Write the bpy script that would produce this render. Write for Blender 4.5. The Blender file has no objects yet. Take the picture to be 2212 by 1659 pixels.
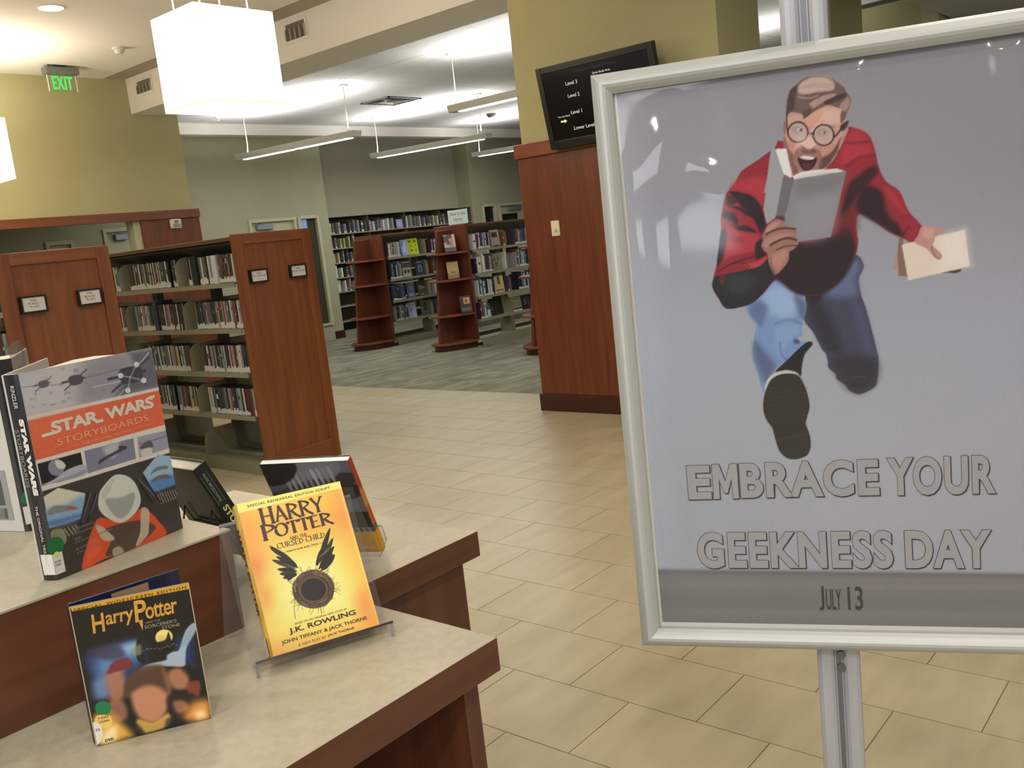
import bpy, bmesh, math, random
import numpy as np
from mathutils import Vector, Matrix
random.seed(7); RNG = np.random.RandomState(11)
D = bpy.data; SC = bpy.context.scene; COL = SC.collection
PI = math.pi

# ------------------------------------------------------------------ camera, world, exposure, lights
cam = D.cameras.new('camera'); cam.sensor_fit = 'HORIZONTAL'; cam.sensor_width = 36.0
cam.lens = 1992.324 / 2212 * 36.0; cam.clip_start = 0.05; cam.clip_end = 60
cam_ob = D.objects.new('camera', cam); COL.objects.link(cam_ob); SC.camera = cam_ob
yaw, pit, rol = 0.86014415, -0.16365808, -0.11000653
fwd = Vector((math.sin(yaw)*math.cos(pit), math.cos(yaw)*math.cos(pit), math.sin(pit)))
r0 = Vector((math.cos(yaw), -math.sin(yaw), 0)); u0 = r0.cross(fwd)
rr = math.cos(rol)*r0 + math.sin(rol)*u0; uu = -math.sin(rol)*r0 + math.cos(rol)*u0
cam_ob.matrix_world = Matrix(((rr.x, uu.x, -fwd.x, 0), (rr.y, uu.y, -fwd.y, 0), (rr.z, uu.z, -fwd.z, 1.45), (0, 0, 0, 1)))

SC.view_settings.view_transform = 'Standard'; SC.view_settings.look = 'None'
SC.view_settings.gamma = 1.0; SC.view_settings.use_curve_mapping = False
SC.view_settings.exposure = 0.0
SC.cycles.max_bounces = 8; SC.cycles.diffuse_bounces = 4; SC.cycles.glossy_bounces = 4
SC.cycles.transmission_bounces = 8; SC.cycles.transparent_max_bounces = 12
SC.cycles.caustics_reflective = False; SC.cycles.caustics_refractive = False
SC.cycles.use_denoising = True; SC.cycles.sample_clamp_indirect = 6.0

wd = D.worlds.new('world'); SC.world = wd; wd.use_nodes = True
bg = wd.node_tree.nodes['Background']; bg.inputs[0].default_value = (0.86, 0.85, 0.82, 1); bg.inputs[1].default_value = 0.38

def area(name, loc, sx, sy, power, col=(1, .86, .68), up=False, spread=PI):
    l = D.lights.new(name, 'AREA'); l.shape = 'RECTANGLE'; l.size = sx; l.size_y = sy
    l.energy = power; l.color = col; l.spread = spread
    o = D.objects.new(name, l); COL.objects.link(o); o.location = loc
    if up: o.rotation_euler = (PI, 0, 0)
    return o
WARM = (1.0, 0.91, 0.79); COOL = (1.0, 0.99, 0.95)
DOWN = [(3.765, 7.655), (3.5, 3.0), (1.3, 5.0), (1.3, 2.45), (4.9, 1.2), (1.2, 7.6), (2.6, 0.4), (0.4, -1.0), (-0.6, 2.6)]
for i, (x, y) in enumerate(DOWN):
    area('downlight_lamp', (x, y, 3.585), .17, .17, 15 if i else 12, WARM, spread=2.5)

def sunless_window(name, loc, target, sx, sy, power, col):
    o = area(name, loc, sx, sy, power, col); d = Vector(target)-Vector(loc); o.rotation_euler = d.to_track_quat('-Z', 'Y').to_euler(); return o
# daylight from the window wall behind the camera, and the ceiling lights of the hall behind
sunless_window('window_daylight', (-6.0, -.6, 1.9), (2, .2, 1.2), 2.6, 1.5, 60, (.93, .96, 1.0))
for x, y in ((-1.3, -.9), (-2.7, .9), (-1.0, -2.9), (-3.3, -2.0), (-2.2, 3.2), (-4.4, .2)):
    area('hall_lamp', (x, y, 3.58), .3, .3, 46, (1, .95, .9))

# ------------------------------------------------------------------ materials
def lin(c):
    c = np.asarray(c, float) / 255.0
    return np.where(c <= .04045, c / 12.92, ((c + .055) / 1.055) ** 2.4)
def rgba(c): return tuple(float(v) for v in lin(c)) + (1.0,)
MATS = {}
def mat(name, col=(128, 128, 128), rough=.5, metal=0.0, noise=None, bump=None, emis=None, spec=.5, vcol=None, trans=0, coat=0, rand=0, alpha=None):
    """noise=(scale xyz, colour2, contrast); bump=(scale, strength)"""
    if name in MATS: return MATS[name]
    m = D.materials.new(name); m.use_nodes = True; MATS[name] = m
    nt = m.node_tree; N = nt.nodes; L = nt.links; b = N['Principled BSDF']
    b.inputs['Base Color'].default_value = rgba(col); b.inputs['Roughness'].default_value = rough
    b.inputs['Metallic'].default_value = metal; b.inputs['Specular IOR Level'].default_value = spec
    if coat: b.inputs['Coat Weight'].default_value = coat; b.inputs['Coat Roughness'].default_value = .12
    if trans: b.inputs['Transmission Weight'].default_value = trans; b.inputs['IOR'].default_value = 1.49
    if alpha is not None: b.inputs['Alpha'].default_value = alpha
    src = None
    if vcol:
        a = N.new('ShaderNodeAttribute'); a.attribute_name = 'Col'; src = a.outputs['Color']
    tc = None
    def coords(scale):
        nonlocal tc
        if tc is None: tc = N.new('ShaderNodeNewGeometry')
        mp = N.new('ShaderNodeMapping'); mp.inputs['Scale'].default_value = scale
        L.new(tc.outputs['Position'], mp.inputs['Vector']); return mp.outputs[0]
    if noise:
        sc, c2, lo, hi = noise
        nz = N.new('ShaderNodeTexNoise'); nz.inputs['Scale'].default_value = 1.0; nz.inputs['Detail'].default_value = 6.0
        nz.inputs['Roughness'].default_value = .6
        L.new(coords(sc), nz.inputs['Vector'])
        cr = N.new('ShaderNodeValToRGB'); cr.color_ramp.elements[0].position = lo; cr.color_ramp.elements[1].position = hi
        cr.color_ramp.elements[0].color = rgba(col); cr.color_ramp.elements[1].color = rgba(c2)
        L.new(nz.outputs['Fac'], cr.inputs['Fac']); src = cr.outputs['Color']
    if rand and src is not None:
        oi = N.new('ShaderNodeObjectInfo'); mr = N.new('ShaderNodeMapRange')
        mr.inputs['To Min'].default_value = 1 - rand; mr.inputs['To Max'].default_value = 1 + rand
        L.new(oi.outputs['Random'], mr.inputs['Value'])
        vm = N.new('ShaderNodeVectorMath'); vm.operation = 'SCALE'
        L.new(src, vm.inputs[0]); L.new(mr.outputs[0], vm.inputs['Scale']); src = vm.outputs[0]
    if src is not None: L.new(src, b.inputs['Base Color'])
    if bump:
        nb = N.new('ShaderNodeTexNoise'); nb.inputs['Scale'].default_value = 1.0; nb.inputs['Detail'].default_value = 3.0
        L.new(coords(bump[0] if isinstance(bump[0], tuple) else (bump[0],)*3), nb.inputs['Vector'])
        bp = N.new('ShaderNodeBump'); bp.inputs['Strength'].default_value = bump[1]; bp.inputs['Distance'].default_value = bump[2] if len(bump) > 2 else .002
        L.new(nb.outputs['Fac'], bp.inputs['Height']); L.new(bp.outputs[0], b.inputs['Normal'])
    if emis:
        b.inputs['Emission Color'].default_value = rgba(emis[0]); b.inputs['Emission Strength'].default_value = emis[1]
    return m

def wood(name, c1, c2, axis='z', rough=.38):
    sc = {'z': (26, 26, 1.3), 'x': (1.3, 26, 26), 'y': (26, 1.3, 26)}[axis]
    return mat(name, c1, rough, noise=(sc, c2, .32, .72), coat=.15)
M_WALL = mat('olive_wall_paint', (176, 170, 128), .85, noise=((3, 3, 3), (180, 174, 133), .3, .7), bump=(90, .12))
M_WALLF = mat('sage_wall_paint', (160, 157, 130), .85, noise=((3, 3, 3), (165, 162, 136), .3, .7), bump=(90, .12))
M_WALLG = mat('grey_wall_paint', (164, 160, 140), .85, bump=(90, .1))
M_CREAM = mat('cream_door_paint', (186, 184, 152), .6)
M_CEIL = mat('ceiling_paint', (244, 240, 232), .9, bump=(60, .08))
M_CTILE = mat('ceiling_board', (225, 224, 224), .92, noise=((40, 40, 40), (215, 214, 214), .4, .7), bump=(160, .15))
M_SOFF = mat('soffit_paint', (234, 229, 220), .88, bump=(60, .08))
M_OAK = wood('panel_wood', (138, 80, 40), (108, 58, 26), 'z')
M_OAKX = wood('panel_wood_rail', (140, 82, 44), (112, 62, 30), 'x')
M_CHER = wood('cherry_wood', (118, 62, 36), (90, 43, 23), 'z')
M_CHERY = wood('cherry_wood_cap', (140, 78, 54), (120, 62, 40), 'y', .3)
M_CHERD = wood('dark_cherry_base', (70, 30, 20), (56, 22, 14), 'y')
M_MAH = wood('counter_wood', (106, 62, 40), (80, 44, 28), 'x', .42)
M_MAHZ = wood('counter_wood_end', (108, 64, 42), (82, 46, 28), 'z', .42)
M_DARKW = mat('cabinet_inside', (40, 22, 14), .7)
M_UNIT = wood('endcap_wood', (110, 58, 38), (80, 40, 26), 'z', .4)
M_LAM = mat('counter_laminate', (174, 167, 146), .42, noise=((85, 85, 85), (165, 157, 136), .38, .66), bump=(220, .05, .0006))
M_TILE = mat('porcelain_tile', (178, 169, 141), .36, noise=((2.4, 9, 6), (158, 148, 119), .3, .75), bump=((40, 40, 40), .05), rand=.03)
M_GROUT = mat('tile_grout', (144, 135, 107), .9)
M_CARP = mat('carpet', (132, 132, 112), .97, bump=(320, .5, .004))
M_STEEL = mat('shelf_enamel', (142, 138, 114), .5)
M_STEELD = mat('shelf_upright_enamel', (98, 92, 76), .55)
M_TOPW = wood('shelf_canopy_wood', (104, 72, 48), (84, 56, 36), 'y')
M_BLACK = mat('black_plastic', (22, 22, 24), .4)
M_BLACKF = mat('black_frame', (18, 15, 14), .45)
M_PAPER = mat('white_paper', (214, 211, 204), .8)
M_PAGES = mat('page_block', (222, 216, 200), .85, noise=((6, 6, 420), (196, 188, 170), .35, .7))
M_INK = mat('black_ink', (34, 32, 32), .7)
M_ALU = mat('anodised_aluminium', (192, 194, 192), .5, .35, bump=((60, 60, 60), .06))
M_ALUP = mat('aluminium_post', (186, 186, 192), .45, .3, noise=((22, 22, 3), (164, 165, 172), .3, .8))
M_CHROME = mat('steel_bolt', (120, 118, 116), .3, .9)
M_WHITE = mat('white_plastic', (228, 224, 212), .45)
M_IVORY = mat('ivory_plastic', (222, 216, 190), .45)
M_GREYM = mat('grey_metal', (120, 122, 118), .5, .3)
M_CLOSER = mat('door_closer_metal', (142, 150, 165), .45, .4)
M_DGLASS = mat('dark_door_glass', (26, 28, 26), .12)
M_BGLASS = mat('blue_lit_glass', (120, 150, 190), .2, emis=((120, 160, 205), .35))
M_BOOK = mat('printed_book', (128, 128, 128), .42, vcol=1)
M_COVER = mat('printed_cover', (128, 128, 128), .3, vcol=1, coat=.25)
M_POST = mat('printed_poster', (128, 128, 128), .6, vcol=1, spec=.12)
M_SHADE = mat('glowing_fabric_shade', (255, 246, 226), .9, emis=((255, 238, 205), 7.0))
M_CORD = mat('pendant_cord', (240, 232, 214), .5, emis=((255, 235, 200), .5))
M_LENS = mat('tube_light_lens', (250, 250, 246), .6, emis=((240, 248, 252), 5.0))
M_DLENS = mat('downlight_lens', (255, 240, 215), .6, emis=((255, 236, 205), 6.0))
M_EXITG = mat('exit_green', (10, 220, 70), .5, emis=((0, 235, 60), 2.2))
M_SIGNW = mat('sign_board_face', (206, 224, 218), .6)
M_SCREEN = mat('screen_black', (12, 12, 14), .16)
M_SCRT = mat('screen_text', (220, 215, 215), .5, emis=((225, 215, 215), .55))
M_SCRD = mat('screen_title', (42, 46, 54), .5, emis=((42, 48, 58), .4))
M_SCRY = mat('screen_arrow', (240, 225, 150), .5, emis=((240, 225, 150), .6))

def clear_plastic(name, tint=(235, 238, 238), gl=.16, rough=.05, bump=None, dens=.06):
    m = D.materials.new(name); m.use_nodes = True; MATS[name] = m; nt = m.node_tree; N = nt.nodes; L = nt.links
    N.remove(N['Principled BSDF']); out = N['Material Output']
    tr = N.new('ShaderNodeBsdfTransparent'); tr.inputs[0].default_value = rgba(tint)
    df = N.new('ShaderNodeBsdfDiffuse'); df.inputs[0].default_value = rgba((205, 205, 205))
    g = N.new('ShaderNodeBsdfGlossy'); g.inputs['Roughness'].default_value = rough
    fr = N.new('ShaderNodeFresnel'); fr.inputs['IOR'].default_value = 1.45
    mr = N.new('ShaderNodeMath'); mr.operation = 'MULTIPLY_ADD'; mr.inputs[1].default_value = 1.0; mr.inputs[2].default_value = gl*.2
    ge = N.new('ShaderNodeNewGeometry'); inv = N.new('ShaderNodeMath'); inv.operation = 'SUBTRACT'; inv.inputs[0].default_value = 1.0; L.new(ge.outputs['Backfacing'], inv.inputs[1])
    ml = N.new('ShaderNodeMath'); ml.operation = 'MULTIPLY'; L.new(fr.outputs[0], ml.inputs[0]); L.new(inv.outputs[0], ml.inputs[1]); L.new(ml.outputs[0], mr.inputs[0])
    m1 = N.new('ShaderNodeMixShader'); m1.inputs[0].default_value = dens; L.new(tr.outputs[0], m1.inputs[1]); L.new(df.outputs[0], m1.inputs[2])
    m2 = N.new('ShaderNodeMixShader'); L.new(mr.outputs[0], m2.inputs[0]); L.new(m1.outputs[0], m2.inputs[1]); L.new(g.outputs[0], m2.inputs[2])
    L.new(m2.outputs[0], out.inputs[0])
    if bump:
        tcn = N.new('ShaderNodeNewGeometry'); nb = N.new('ShaderNodeTexNoise'); nb.inputs['Scale'].default_value = bump[0]
        nb.inputs['Detail'].default_value = 1.0; L.new(tcn.outputs['Position'], nb.inputs['Vector'])
        bp = N.new('ShaderNodeBump'); bp.inputs['Strength'].default_value = bump[1]; bp.inputs['Distance'].default_value = .02
        L.new(nb.outputs['Fac'], bp.inputs['Height']); L.new(bp.outputs[0], g.inputs['Normal']); L.new(bp.outputs[0], fr.inputs['Normal'])
    return m
M_ACRYL = clear_plastic('clear_acrylic', (250, 250, 250), .12, .04, None, .035)
M_ACEDGE = mat('acrylic_edge', (150, 146, 150), .15, alpha=.75)
M_JACKET = clear_plastic('clear_book_jacket', (240, 240, 240), .3, .12, (30, .25), .25)
M_SHEET = clear_plastic('poster_cover_sheet', (250, 250, 250), .06, .07, None, .008)

# carpet: woven light and dark streaks turned a quarter from square to square
def carpet_nodes():
    nt = M_CARP.node_tree; N = nt.nodes; L = nt.links; b = N['Principled BSDF']
    g = N.new('ShaderNodeNewGeometry')
    def nz(scale):
        mp = N.new('ShaderNodeMapping'); mp.inputs['Scale'].default_value = scale; L.new(g.outputs['Position'], mp.inputs[0])
        n = N.new('ShaderNodeTexNoise'); n.inputs['Scale'].default_value = 1; n.inputs['Detail'].default_value = 5; L.new(mp.outputs[0], n.inputs['Vector']); return n.outputs['Fac']
    ck = N.new('ShaderNodeTexChecker'); ck.inputs['Scale'].default_value = 1.65
    ck.inputs['Color1'].default_value = (0, 0, 0, 1); ck.inputs['Color2'].default_value = (1, 1, 1, 1); L.new(g.outputs['Position'], ck.inputs['Vector'])
    mx = N.new('ShaderNodeMix'); L.new(ck.outputs['Fac'], mx.inputs[0]); L.new(nz((1.2, 9, 1)), mx.inputs[2]); L.new(nz((3, 4.5, 1)), mx.inputs[3])
    cr = N.new('ShaderNodeValToRGB'); cr.color_ramp.elements[0].position = .36; cr.color_ramp.elements[1].position = .66
    cr.color_ramp.elements[0].color = rgba((96, 97, 84)); cr.color_ramp.elements[1].color = rgba((134, 133, 114))
    L.new(mx.outputs[0], cr.inputs[0]); L.new(cr.outputs[0], b.inputs['Base Color'])
carpet_nodes()

# ------------------------------------------------------------------ mesh helpers
ORG = {}
class MB:
    def __init__(s): s.v = []; s.f = []; s.m = []; s.c = []
    def quad(s, pts, m=0, c=None):
        n = len(s.v); s.v += [tuple(p) for p in pts]; s.f.append(tuple(range(n, n+len(pts)))); s.m.append(m); s.c.append(c); return s
    def hexa(s, P, m=0, c=None, fc=None):
        """P: 8 points, bottom ring then top ring; fc: dict face index -> colour"""
        n = len(s.v); s.v += [tuple(p) for p in P]
        for i, f in enumerate(((3, 2, 1, 0), (4, 5, 6, 7), (0, 1, 5, 4), (1, 2, 6, 5), (2, 3, 7, 6), (3, 0, 4, 7))):
            s.f.append(tuple(n+k for k in f)); s.m.append(m); s.c.append((fc or {}).get(i, c))
        return s
    def box(s, x0, x1, y0, y1, z0, z1, m=0, c=None, fc=None):
        return s.hexa([(x0, y0, z0), (x1, y0, z0), (x1, y1, z0), (x0, y1, z0), (x0, y0, z1), (x1, y0, z1), (x1, y1, z1), (x0, y1, z1)], m, c, fc)
    def obox(s, o, a, b, c_, m=0, c=None, fc=None):
        o = Vector(o); a = Vector(a); b = Vector(b); c_ = Vector(c_)
        return s.hexa([o, o+a, o+a+b, o+b, o+c_, o+a+c_, o+a+b+c_, o+b+c_], m, c, fc)
    def prism(s, poly, z0, z1, m=0, c=None, mtop=None, mside=None):
        n = len(s.v); k = len(poly)
        s.v += [(x, y, z0) for x, y in poly] + [(x, y, z1) for x, y in poly]
        s.f.append(tuple(range(n+k-1, n-1, -1))); s.m.append(m); s.c.append(c)
        s.f.append(tuple(range(n+k, n+2*k))); s.m.append(m if mtop is None else mtop); s.c.append(c)
        for i in range(k):
            j = (i+1) % k; s.f.append((n+i, n+j, n+k+j, n+k+i)); s.m.append(m if mside is None else mside); s.c.append(c)
        return s
    def oprism(s, poly, O, A, B, T, m=0, c=None):
        """poly in (a,b) plane coordinates, extruded by vector T"""
        O = Vector(O); A = Vector(A); B = Vector(B); T = Vector(T); n = len(s.v); k = len(poly)
        s.v += [tuple(O+A*p[0]+B*p[1]) for p in poly] + [tuple(O+A*p[0]+B*p[1]+T) for p in poly]
        s.f.append(tuple(range(n+k-1, n-1, -1))); s.m.append(m); s.c.append(c); s.f.append(tuple(range(n+k, n+2*k))); s.m.append(m); s.c.append(c)
        for i in range(k):
            j = (i+1) % k; s.f.append((n+i, n+j, n+k+j, n+k+i)); s.m.append(m); s.c.append(c)
        return s
    def tube(s, pts, r, k=8, m=0, c=None):
        pts = [Vector(p) for p in pts]; n0 = len(s.v); prev = None
        for i, p in enumerate(pts):
            t = (pts[min(i+1, len(pts)-1)] - pts[max(i-1, 0)]).normalized()
            if prev is None:
                a = Vector((0, 0, 1)) if abs(t.z) < .9 else Vector((1, 0, 0)); u = t.cross(a).normalized()
            else: u = (prev - t*prev.dot(t)).normalized()
            prev = u; w = t.cross(u)
            for j in range(k):
                an = 2*PI*j/k; s.v.append(tuple(p + (u*math.cos(an)+w*math.sin(an))*(r[i] if isinstance(r, (list, tuple)) else r)))
        for i in range(len(pts)-1):
            for j in range(k):
                a = n0+i*k+j; b = n0+i*k+(j+1) % k; s.f.append((a, b, b+k, a+k)); s.m.append(m); s.c.append(c)
        s.f.append(tuple(range(n0+k-1, n0-1, -1))); s.m.append(m); s.c.append(c)
        e = n0+(len(pts)-1)*k; s.f.append(tuple(range(e, e+k))); s.m.append(m); s.c.append(c); return s
    def text(s, txt, O, R, U, size, align='CENTER', off=0.0, sx=1.0, m=0, c=None, shear=0.0, sp=1.0):
        vs, fs = tmesh(txt, align, off/size if size else 0, shear, sp); O = Vector(O); R = Vector(R); U = Vector(U); n = len(s.v)
        s.v += [tuple(O + R*(x*size*sx) + U*(y*size)) for x, y in vs]
        for f in fs: s.f.append(tuple(n+i for i in f)); s.m.append(m); s.c.append(c)
        return s
    def build(s, name, mats, parent=None, org=None, bevel=0, smooth=False):
        V = np.array(s.v, float)
        if org is None: org = ORG[parent.name] if parent else (float(V[:, 0].mean()), float(V[:, 1].mean()), float(V[:, 2].min()))
        me = D.meshes.new(name); me.from_pydata([tuple(p) for p in (V-np.array(org))], [], s.f)
        for mm in (mats if isinstance(mats, (list, tuple)) else [mats]): me.materials.append(mm)
        me.polygons.foreach_set('material_index', s.m)
        if any(c is not None for c in s.c):
            at = me.color_attributes.new('Col', 'FLOAT_COLOR', 'CORNER'); out = []
            for p, c in zip(me.polygons, s.c): out += list(rgba(c if c is not None else (128, 128, 128)))*p.loop_total
            at.data.foreach_set('color', out)
        if smooth: me.polygons.foreach_set('use_smooth', [True]*len(me.polygons))
        me.update(); o = D.objects.new(name, me); COL.objects.link(o)
        ORG[o.name] = tuple(org)
        if parent: o.parent = parent
        else: o.location = org
        if bevel:
            md = o.modifiers.new('bevel', 'BEVEL'); md.width = bevel; md.segments = 2; md.limit_method = 'ANGLE'
        return o
TC = {}
def tmesh(txt, align, off, shear, sp):
    key = (txt, align, round(off, 4), shear, sp)
    if key not in TC:
        cu = D.curves.new('t', 'FONT'); cu.body = txt; cu.size = 1; cu.align_x = align; cu.align_y = 'BOTTOM_BASELINE'
        cu.offset = off; cu.shear = shear; cu.space_character = sp; cu.resolution_u = 4; cu.fill_mode = 'FRONT'
        o = D.objects.new('t', cu); me = D.meshes.new_from_object(o)
        TC[key] = ([(v.co.x, v.co.y) for v in me.vertices], [tuple(p.vertices) for p in me.polygons])
        D.objects.remove(o); D.meshes.remove(me); D.curves.remove(cu)
    return TC[key]
def tag(o, label, cat, group=None, kind=None):
    o['label'] = label; o['category'] = cat
    if group: o['group'] = group
    if kind: o['kind'] = kind
    return o
def thing(name, label, cat, loc, group=None):
    o = D.objects.new(name, None); COL.objects.link(o); o.location = loc; o.empty_display_size = .1
    ORG[o.name] = tuple(loc); return tag(o, label, cat, group)
def struct(mb, name, mats, parent=None, bevel=0):
    o = mb.build(name, mats, parent, org=None if parent else (0, 0, 0), bevel=bevel)
    if not parent: o['kind'] = 'structure'
    return o
def arc(cx, cy, r, a0, a1, n): return [(cx+r*math.cos(a0+(a1-a0)*i/n), cy+r*math.sin(a0+(a1-a0)*i/n)) for i in range(n+1)]
X3 = Vector((1, 0, 0)); Y3 = Vector((0, 1, 0)); Z3 = Vector((0, 0, 1))

# ------------------------------------------------------------------ the room
floor = struct(MB().box(-4, 6.28, -3, 12.2, -.06, -.004), 'floor', M_GROUT)
carpet = struct(MB().box(6.28, 18, -3, 14, -.06, 0.0), 'floor_carpet', M_CARP)
# porcelain tiles laid in running bond: those in view one by one, the rest as one part
px_, py_ = .3152, .4545
tile_me = MB().box(.0015, px_-.0015, .0015, py_-.0015, -.012, 0).build('tile', M_TILE, None, org=(0, 0, 0), bevel=0)
half = MB().box(.0015, 6.28-(2.773+px_*11)-.0005, .0015, py_-.0015, -.012, 0).build('tile', M_TILE, None, org=(0, 0, 0))
meshes_t = (tile_me.data, half.data); D.objects.remove(tile_me); D.objects.remove(half)
def in_view(x, y):
    d = Vector((x, y, 0)) - Vector((0, 0, 1.45)); w = d.dot(fwd)
    if w < .5: return False
    px = 1106 + 1992.3*d.dot(rr)/w; py = 829.5 - 1992.3*d.dot(uu)/w
    return -150 < px < 2350 and -150 < py < 1800
rest = MB(); n_t = 0; cand = []
for k in range(-16, 12):
    x0 = 2.773 + px_*k
    for m in range(-14, 24):
        y0 = 2.65 + .2265*k + .4545*m
        if y0 < -3 or y0 > 11.6: continue
        cx, cy = x0+px_/2, y0+py_/2
        vis = in_view(cx, cy) and not (cx < 1.0 and cy > .9) and cx > .9 and not (cx < 3.3 and cy > 5.6)
        cand.append((0 if vis else 1, math.hypot(cx, cy), k, x0, y0))
cand.sort(); NV = sum(1 for c in cand if c[0] == 0)
for i, (nv, dd, k, x0, y0) in enumerate(cand):
    if not nv and i < 298:
        o = D.objects.new('tile', meshes_t[1 if k == 11 else 0]); COL.objects.link(o); o.parent = floor; o.location = (x0, y0, 0)
    else: rest.box(x0+.0015, (x0+px_-.0015) if k < 11 else 6.2795, y0+.0015, y0+py_-.0015, -.012, 0)
o = rest.build('tile_field', M_TILE, floor); o['kind'] = 'stuff'

struct(MB().box(-4, 5.46, -3, 10.2, 3.61, 3.7), 'ceiling', M_CEIL)
struct(MB().box(5.46, 5.73, -3, 10.2, 3.616, 3.7), 'ceiling_band', mat('ceiling_band_shade', (176, 164, 150), .9))  # flat strip, the band's shade is put into its greyer base colour
# far ceiling boards, each with its own edges
fc = struct(MB().box(6.3, 18, -3, 14, 3.425, 3.5), 'ceiling_far', mat('ceiling_joint', (120, 118, 116), .9))
for i in range(6):
    for j in range(8):
        x0 = 6.3 + i*1.22 - .02; y0 = 2.42 + j*1.22
        x1 = x0+1.22; 
        MB().box(max(x0, 6.3)+.004, x1-.004, y0+.004, min(y0+1.22, 11.8)-.004, 3.41, 3.425).build('ceiling_panel', M_CTILE, fc)
o = MB().box(6.3, 18, -3, 2.41, 3.41, 3.425).box(13.61, 18, 2.43, 11.8, 3.41, 3.425).build('ceiling_field', M_CTILE, fc); o['kind'] = 'stuff'
sof = MB().box(5.73, 6.30, -3, 10.2, 3.23, 3.66); struct(sof, 'ceiling_beam', M_SOFF)
struct(MB().box(6.3, 18, 11.8, 12.0, 3.255, 3.5), 'ceiling_bulkhead', M_SOFF)
# left wall with long opening, wood header and panel
struct(MB().box(-4, 6.305, 10.2, 10.34, 2.04, 3.62).box(-4, 5.6, 10.2, 10.34, 0, 1.3).box(-4, 3.2, 10.2, 10.34, 1.3, 2.04).box(5.6, 6.385, 10.2, 10.34, 0, 2.04), 'wall_left', M_WALL)
struct(MB().box(-4, 6.365, 10.14, 10.21, 2.028, 2.127), 'trim_1', wood('header_wood', (126, 72, 42), (106, 58, 33), 'x'), bevel=.004)
struct(MB().box(5.605, 6.36, 10.165, 10.2, 0, 2.028), 'trim_2', M_CHER, bevel=.003)
struct(MB().box(3.2, 5.605, 10.165, 10.2, .1, 1.3), 'trim_3', M_CHER, bevel=.003)
struct(MB().box(3.2, 5.6, 10.16, 10.34, 1.3, 1.33), 'trim_4', M_CHERY, bevel=.003)
struct(MB().box(5.52, 5.6, 10.2, 10.36, 1.33, 2.04), 'trim_5', M_CREAM)
# far walls
def wall_with_holes(name, x0, x1, y0, y1, z1, holes, m):
    b = MB(); xs = x0
    for hx0, hx1, hz0, hz1 in sorted(holes):
        b.box(xs, hx0, y0, y1, 0, z1); b.box(hx0, hx1, y0, y1, hz1, z1)
        if hz0 > 0: b.box(hx0, hx1, y0, y1, 0, hz0)
        xs = hx1
    b.box(xs, x1, y0, y1, 0, z1); return struct(b, name, m)
wall_with_holes('wall_far', -1, 9.93, 12.1, 12.24, 3.41, [(5.36, 5.66, 0, 1.93), (6.1, 6.62, 0, 2.06), (8.38, 9.27, 0, 2.04), (9.31, 9.72, .25, 2.03)], M_WALLF)
struct(MB().box(9.93, 13.47, 12.46, 12.6, 0, 3.41).box(9.9, 9.93, 12.24, 12.6, 0, 3.41), 'wall_niche', M_WALLG)
wall_with_holes('wall_back', 13.47, 18, 12.1, 12.6, 3.41, [(13.75, 14.15, 0, 2.01), (14.23, 15.09, 0, 2.01)], M_WALLF)
struct(MB().box(9.74, 9.94, 12.085, 12.1, 0, .13), 'baseboard_far', M_CHERD)
struct(MB().box(-1, 9.6, 12.085, 12.1, 0, .1), 'baseboard_left', M_WALLF)
struct(MB().box(3.0, 3.1, 10.34, 12.1, 0, 3.41).box(-4, 9.9, 15.5, 15.6, 0, 3.4).box(9.5, 18, 15.5, 15.6, 0, 3.4), 'wall_corridor', M_WALLG)
struct(MB().box(17.8, 18, -3, 12.1, 0, 3.41), 'wall_right', M_WALLF)
struct(MB().box(3.1, 6.3, 10.34, 12.1, 2.55, 2.6), 'ceiling_corridor', M_CEIL)

def door(n, x0, x1, z1, y, win=None, closer=None, leafm=None):
    r = D.objects.new('door_%d' % n, None); COL.objects.link(r); r.location = ((x0+x1)/2, y, 0); ORG[r.name] = tuple(r.location); r['kind'] = 'structure'
    f = MB(); w = .05
    f.box(x0, x0+w, y-.02, y+.1, 0, z1).box(x1-w, x1, y-.02, y+.1, 0, z1).box(x0+w, x1-w, y-.02, y+.1, z1-w, z1).build('door_frame', M_CREAM, r, bevel=.003)
    lf = MB()
    if win:
        a, b_, c_, d_ = win
        lf.box(x0+w, a, y+.03, y+.07, 0, z1-w).box(b_, x1-w, y+.03, y+.07, 0, z1-w).box(a, b_, y+.03, y+.07, 0, c_).box(a, b_, y+.03, y+.07, d_, z1-w)
        lo = lf.build('door_leaf', leafm or M_CREAM, r)
        MB().box(a, b_, y+.045, y+.055, c_, d_).build('pane', M_DGLASS, lo)
    else: lo = lf.box(x0+w, x1-w, y+.03, y+.07, 0, z1-w).build('door_leaf', leafm or M_CREAM, r)
    if closer:
        a, b_, zc = closer
        MB().box(a, b_, y-.03, y+.03, zc, zc+.075).build('door_closer', M_CLOSER, r, bevel=.006)
        MB().box(a-.06, a+.22, y-.035, y-.025, zc+.09, zc+.1).box(a+.02, a+.04, y-.035, y-.02, zc+.07, zc+.1).build('closer_arm', M_GREYM, r)
    MB().tube([(x1-w-.07, y+.03, .95), (x1-w-.07, y-.02, .95), (x1-w-.17, y-.02, .95)], .009, 6).build('door_handle', M_GREYM, r, smooth=True)
    return r
door(1, 8.38, 9.27, 2.04, 12.1, None, (8.52, 8.81, 1.88))
door(2, 14.23, 15.09, 2.01, 12.1, (14.36, 14.86, 1.0, 1.80), (14.55, 14.92, 1.86))
door(3, 6.1, 6.62, 2.06, 12.1, None, (6.26, 6.44, 1.9))
door(4, 5.33, 5.70, 1.95, 12.1, (5.40, 5.63, 1.0, 1.84), None)
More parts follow.
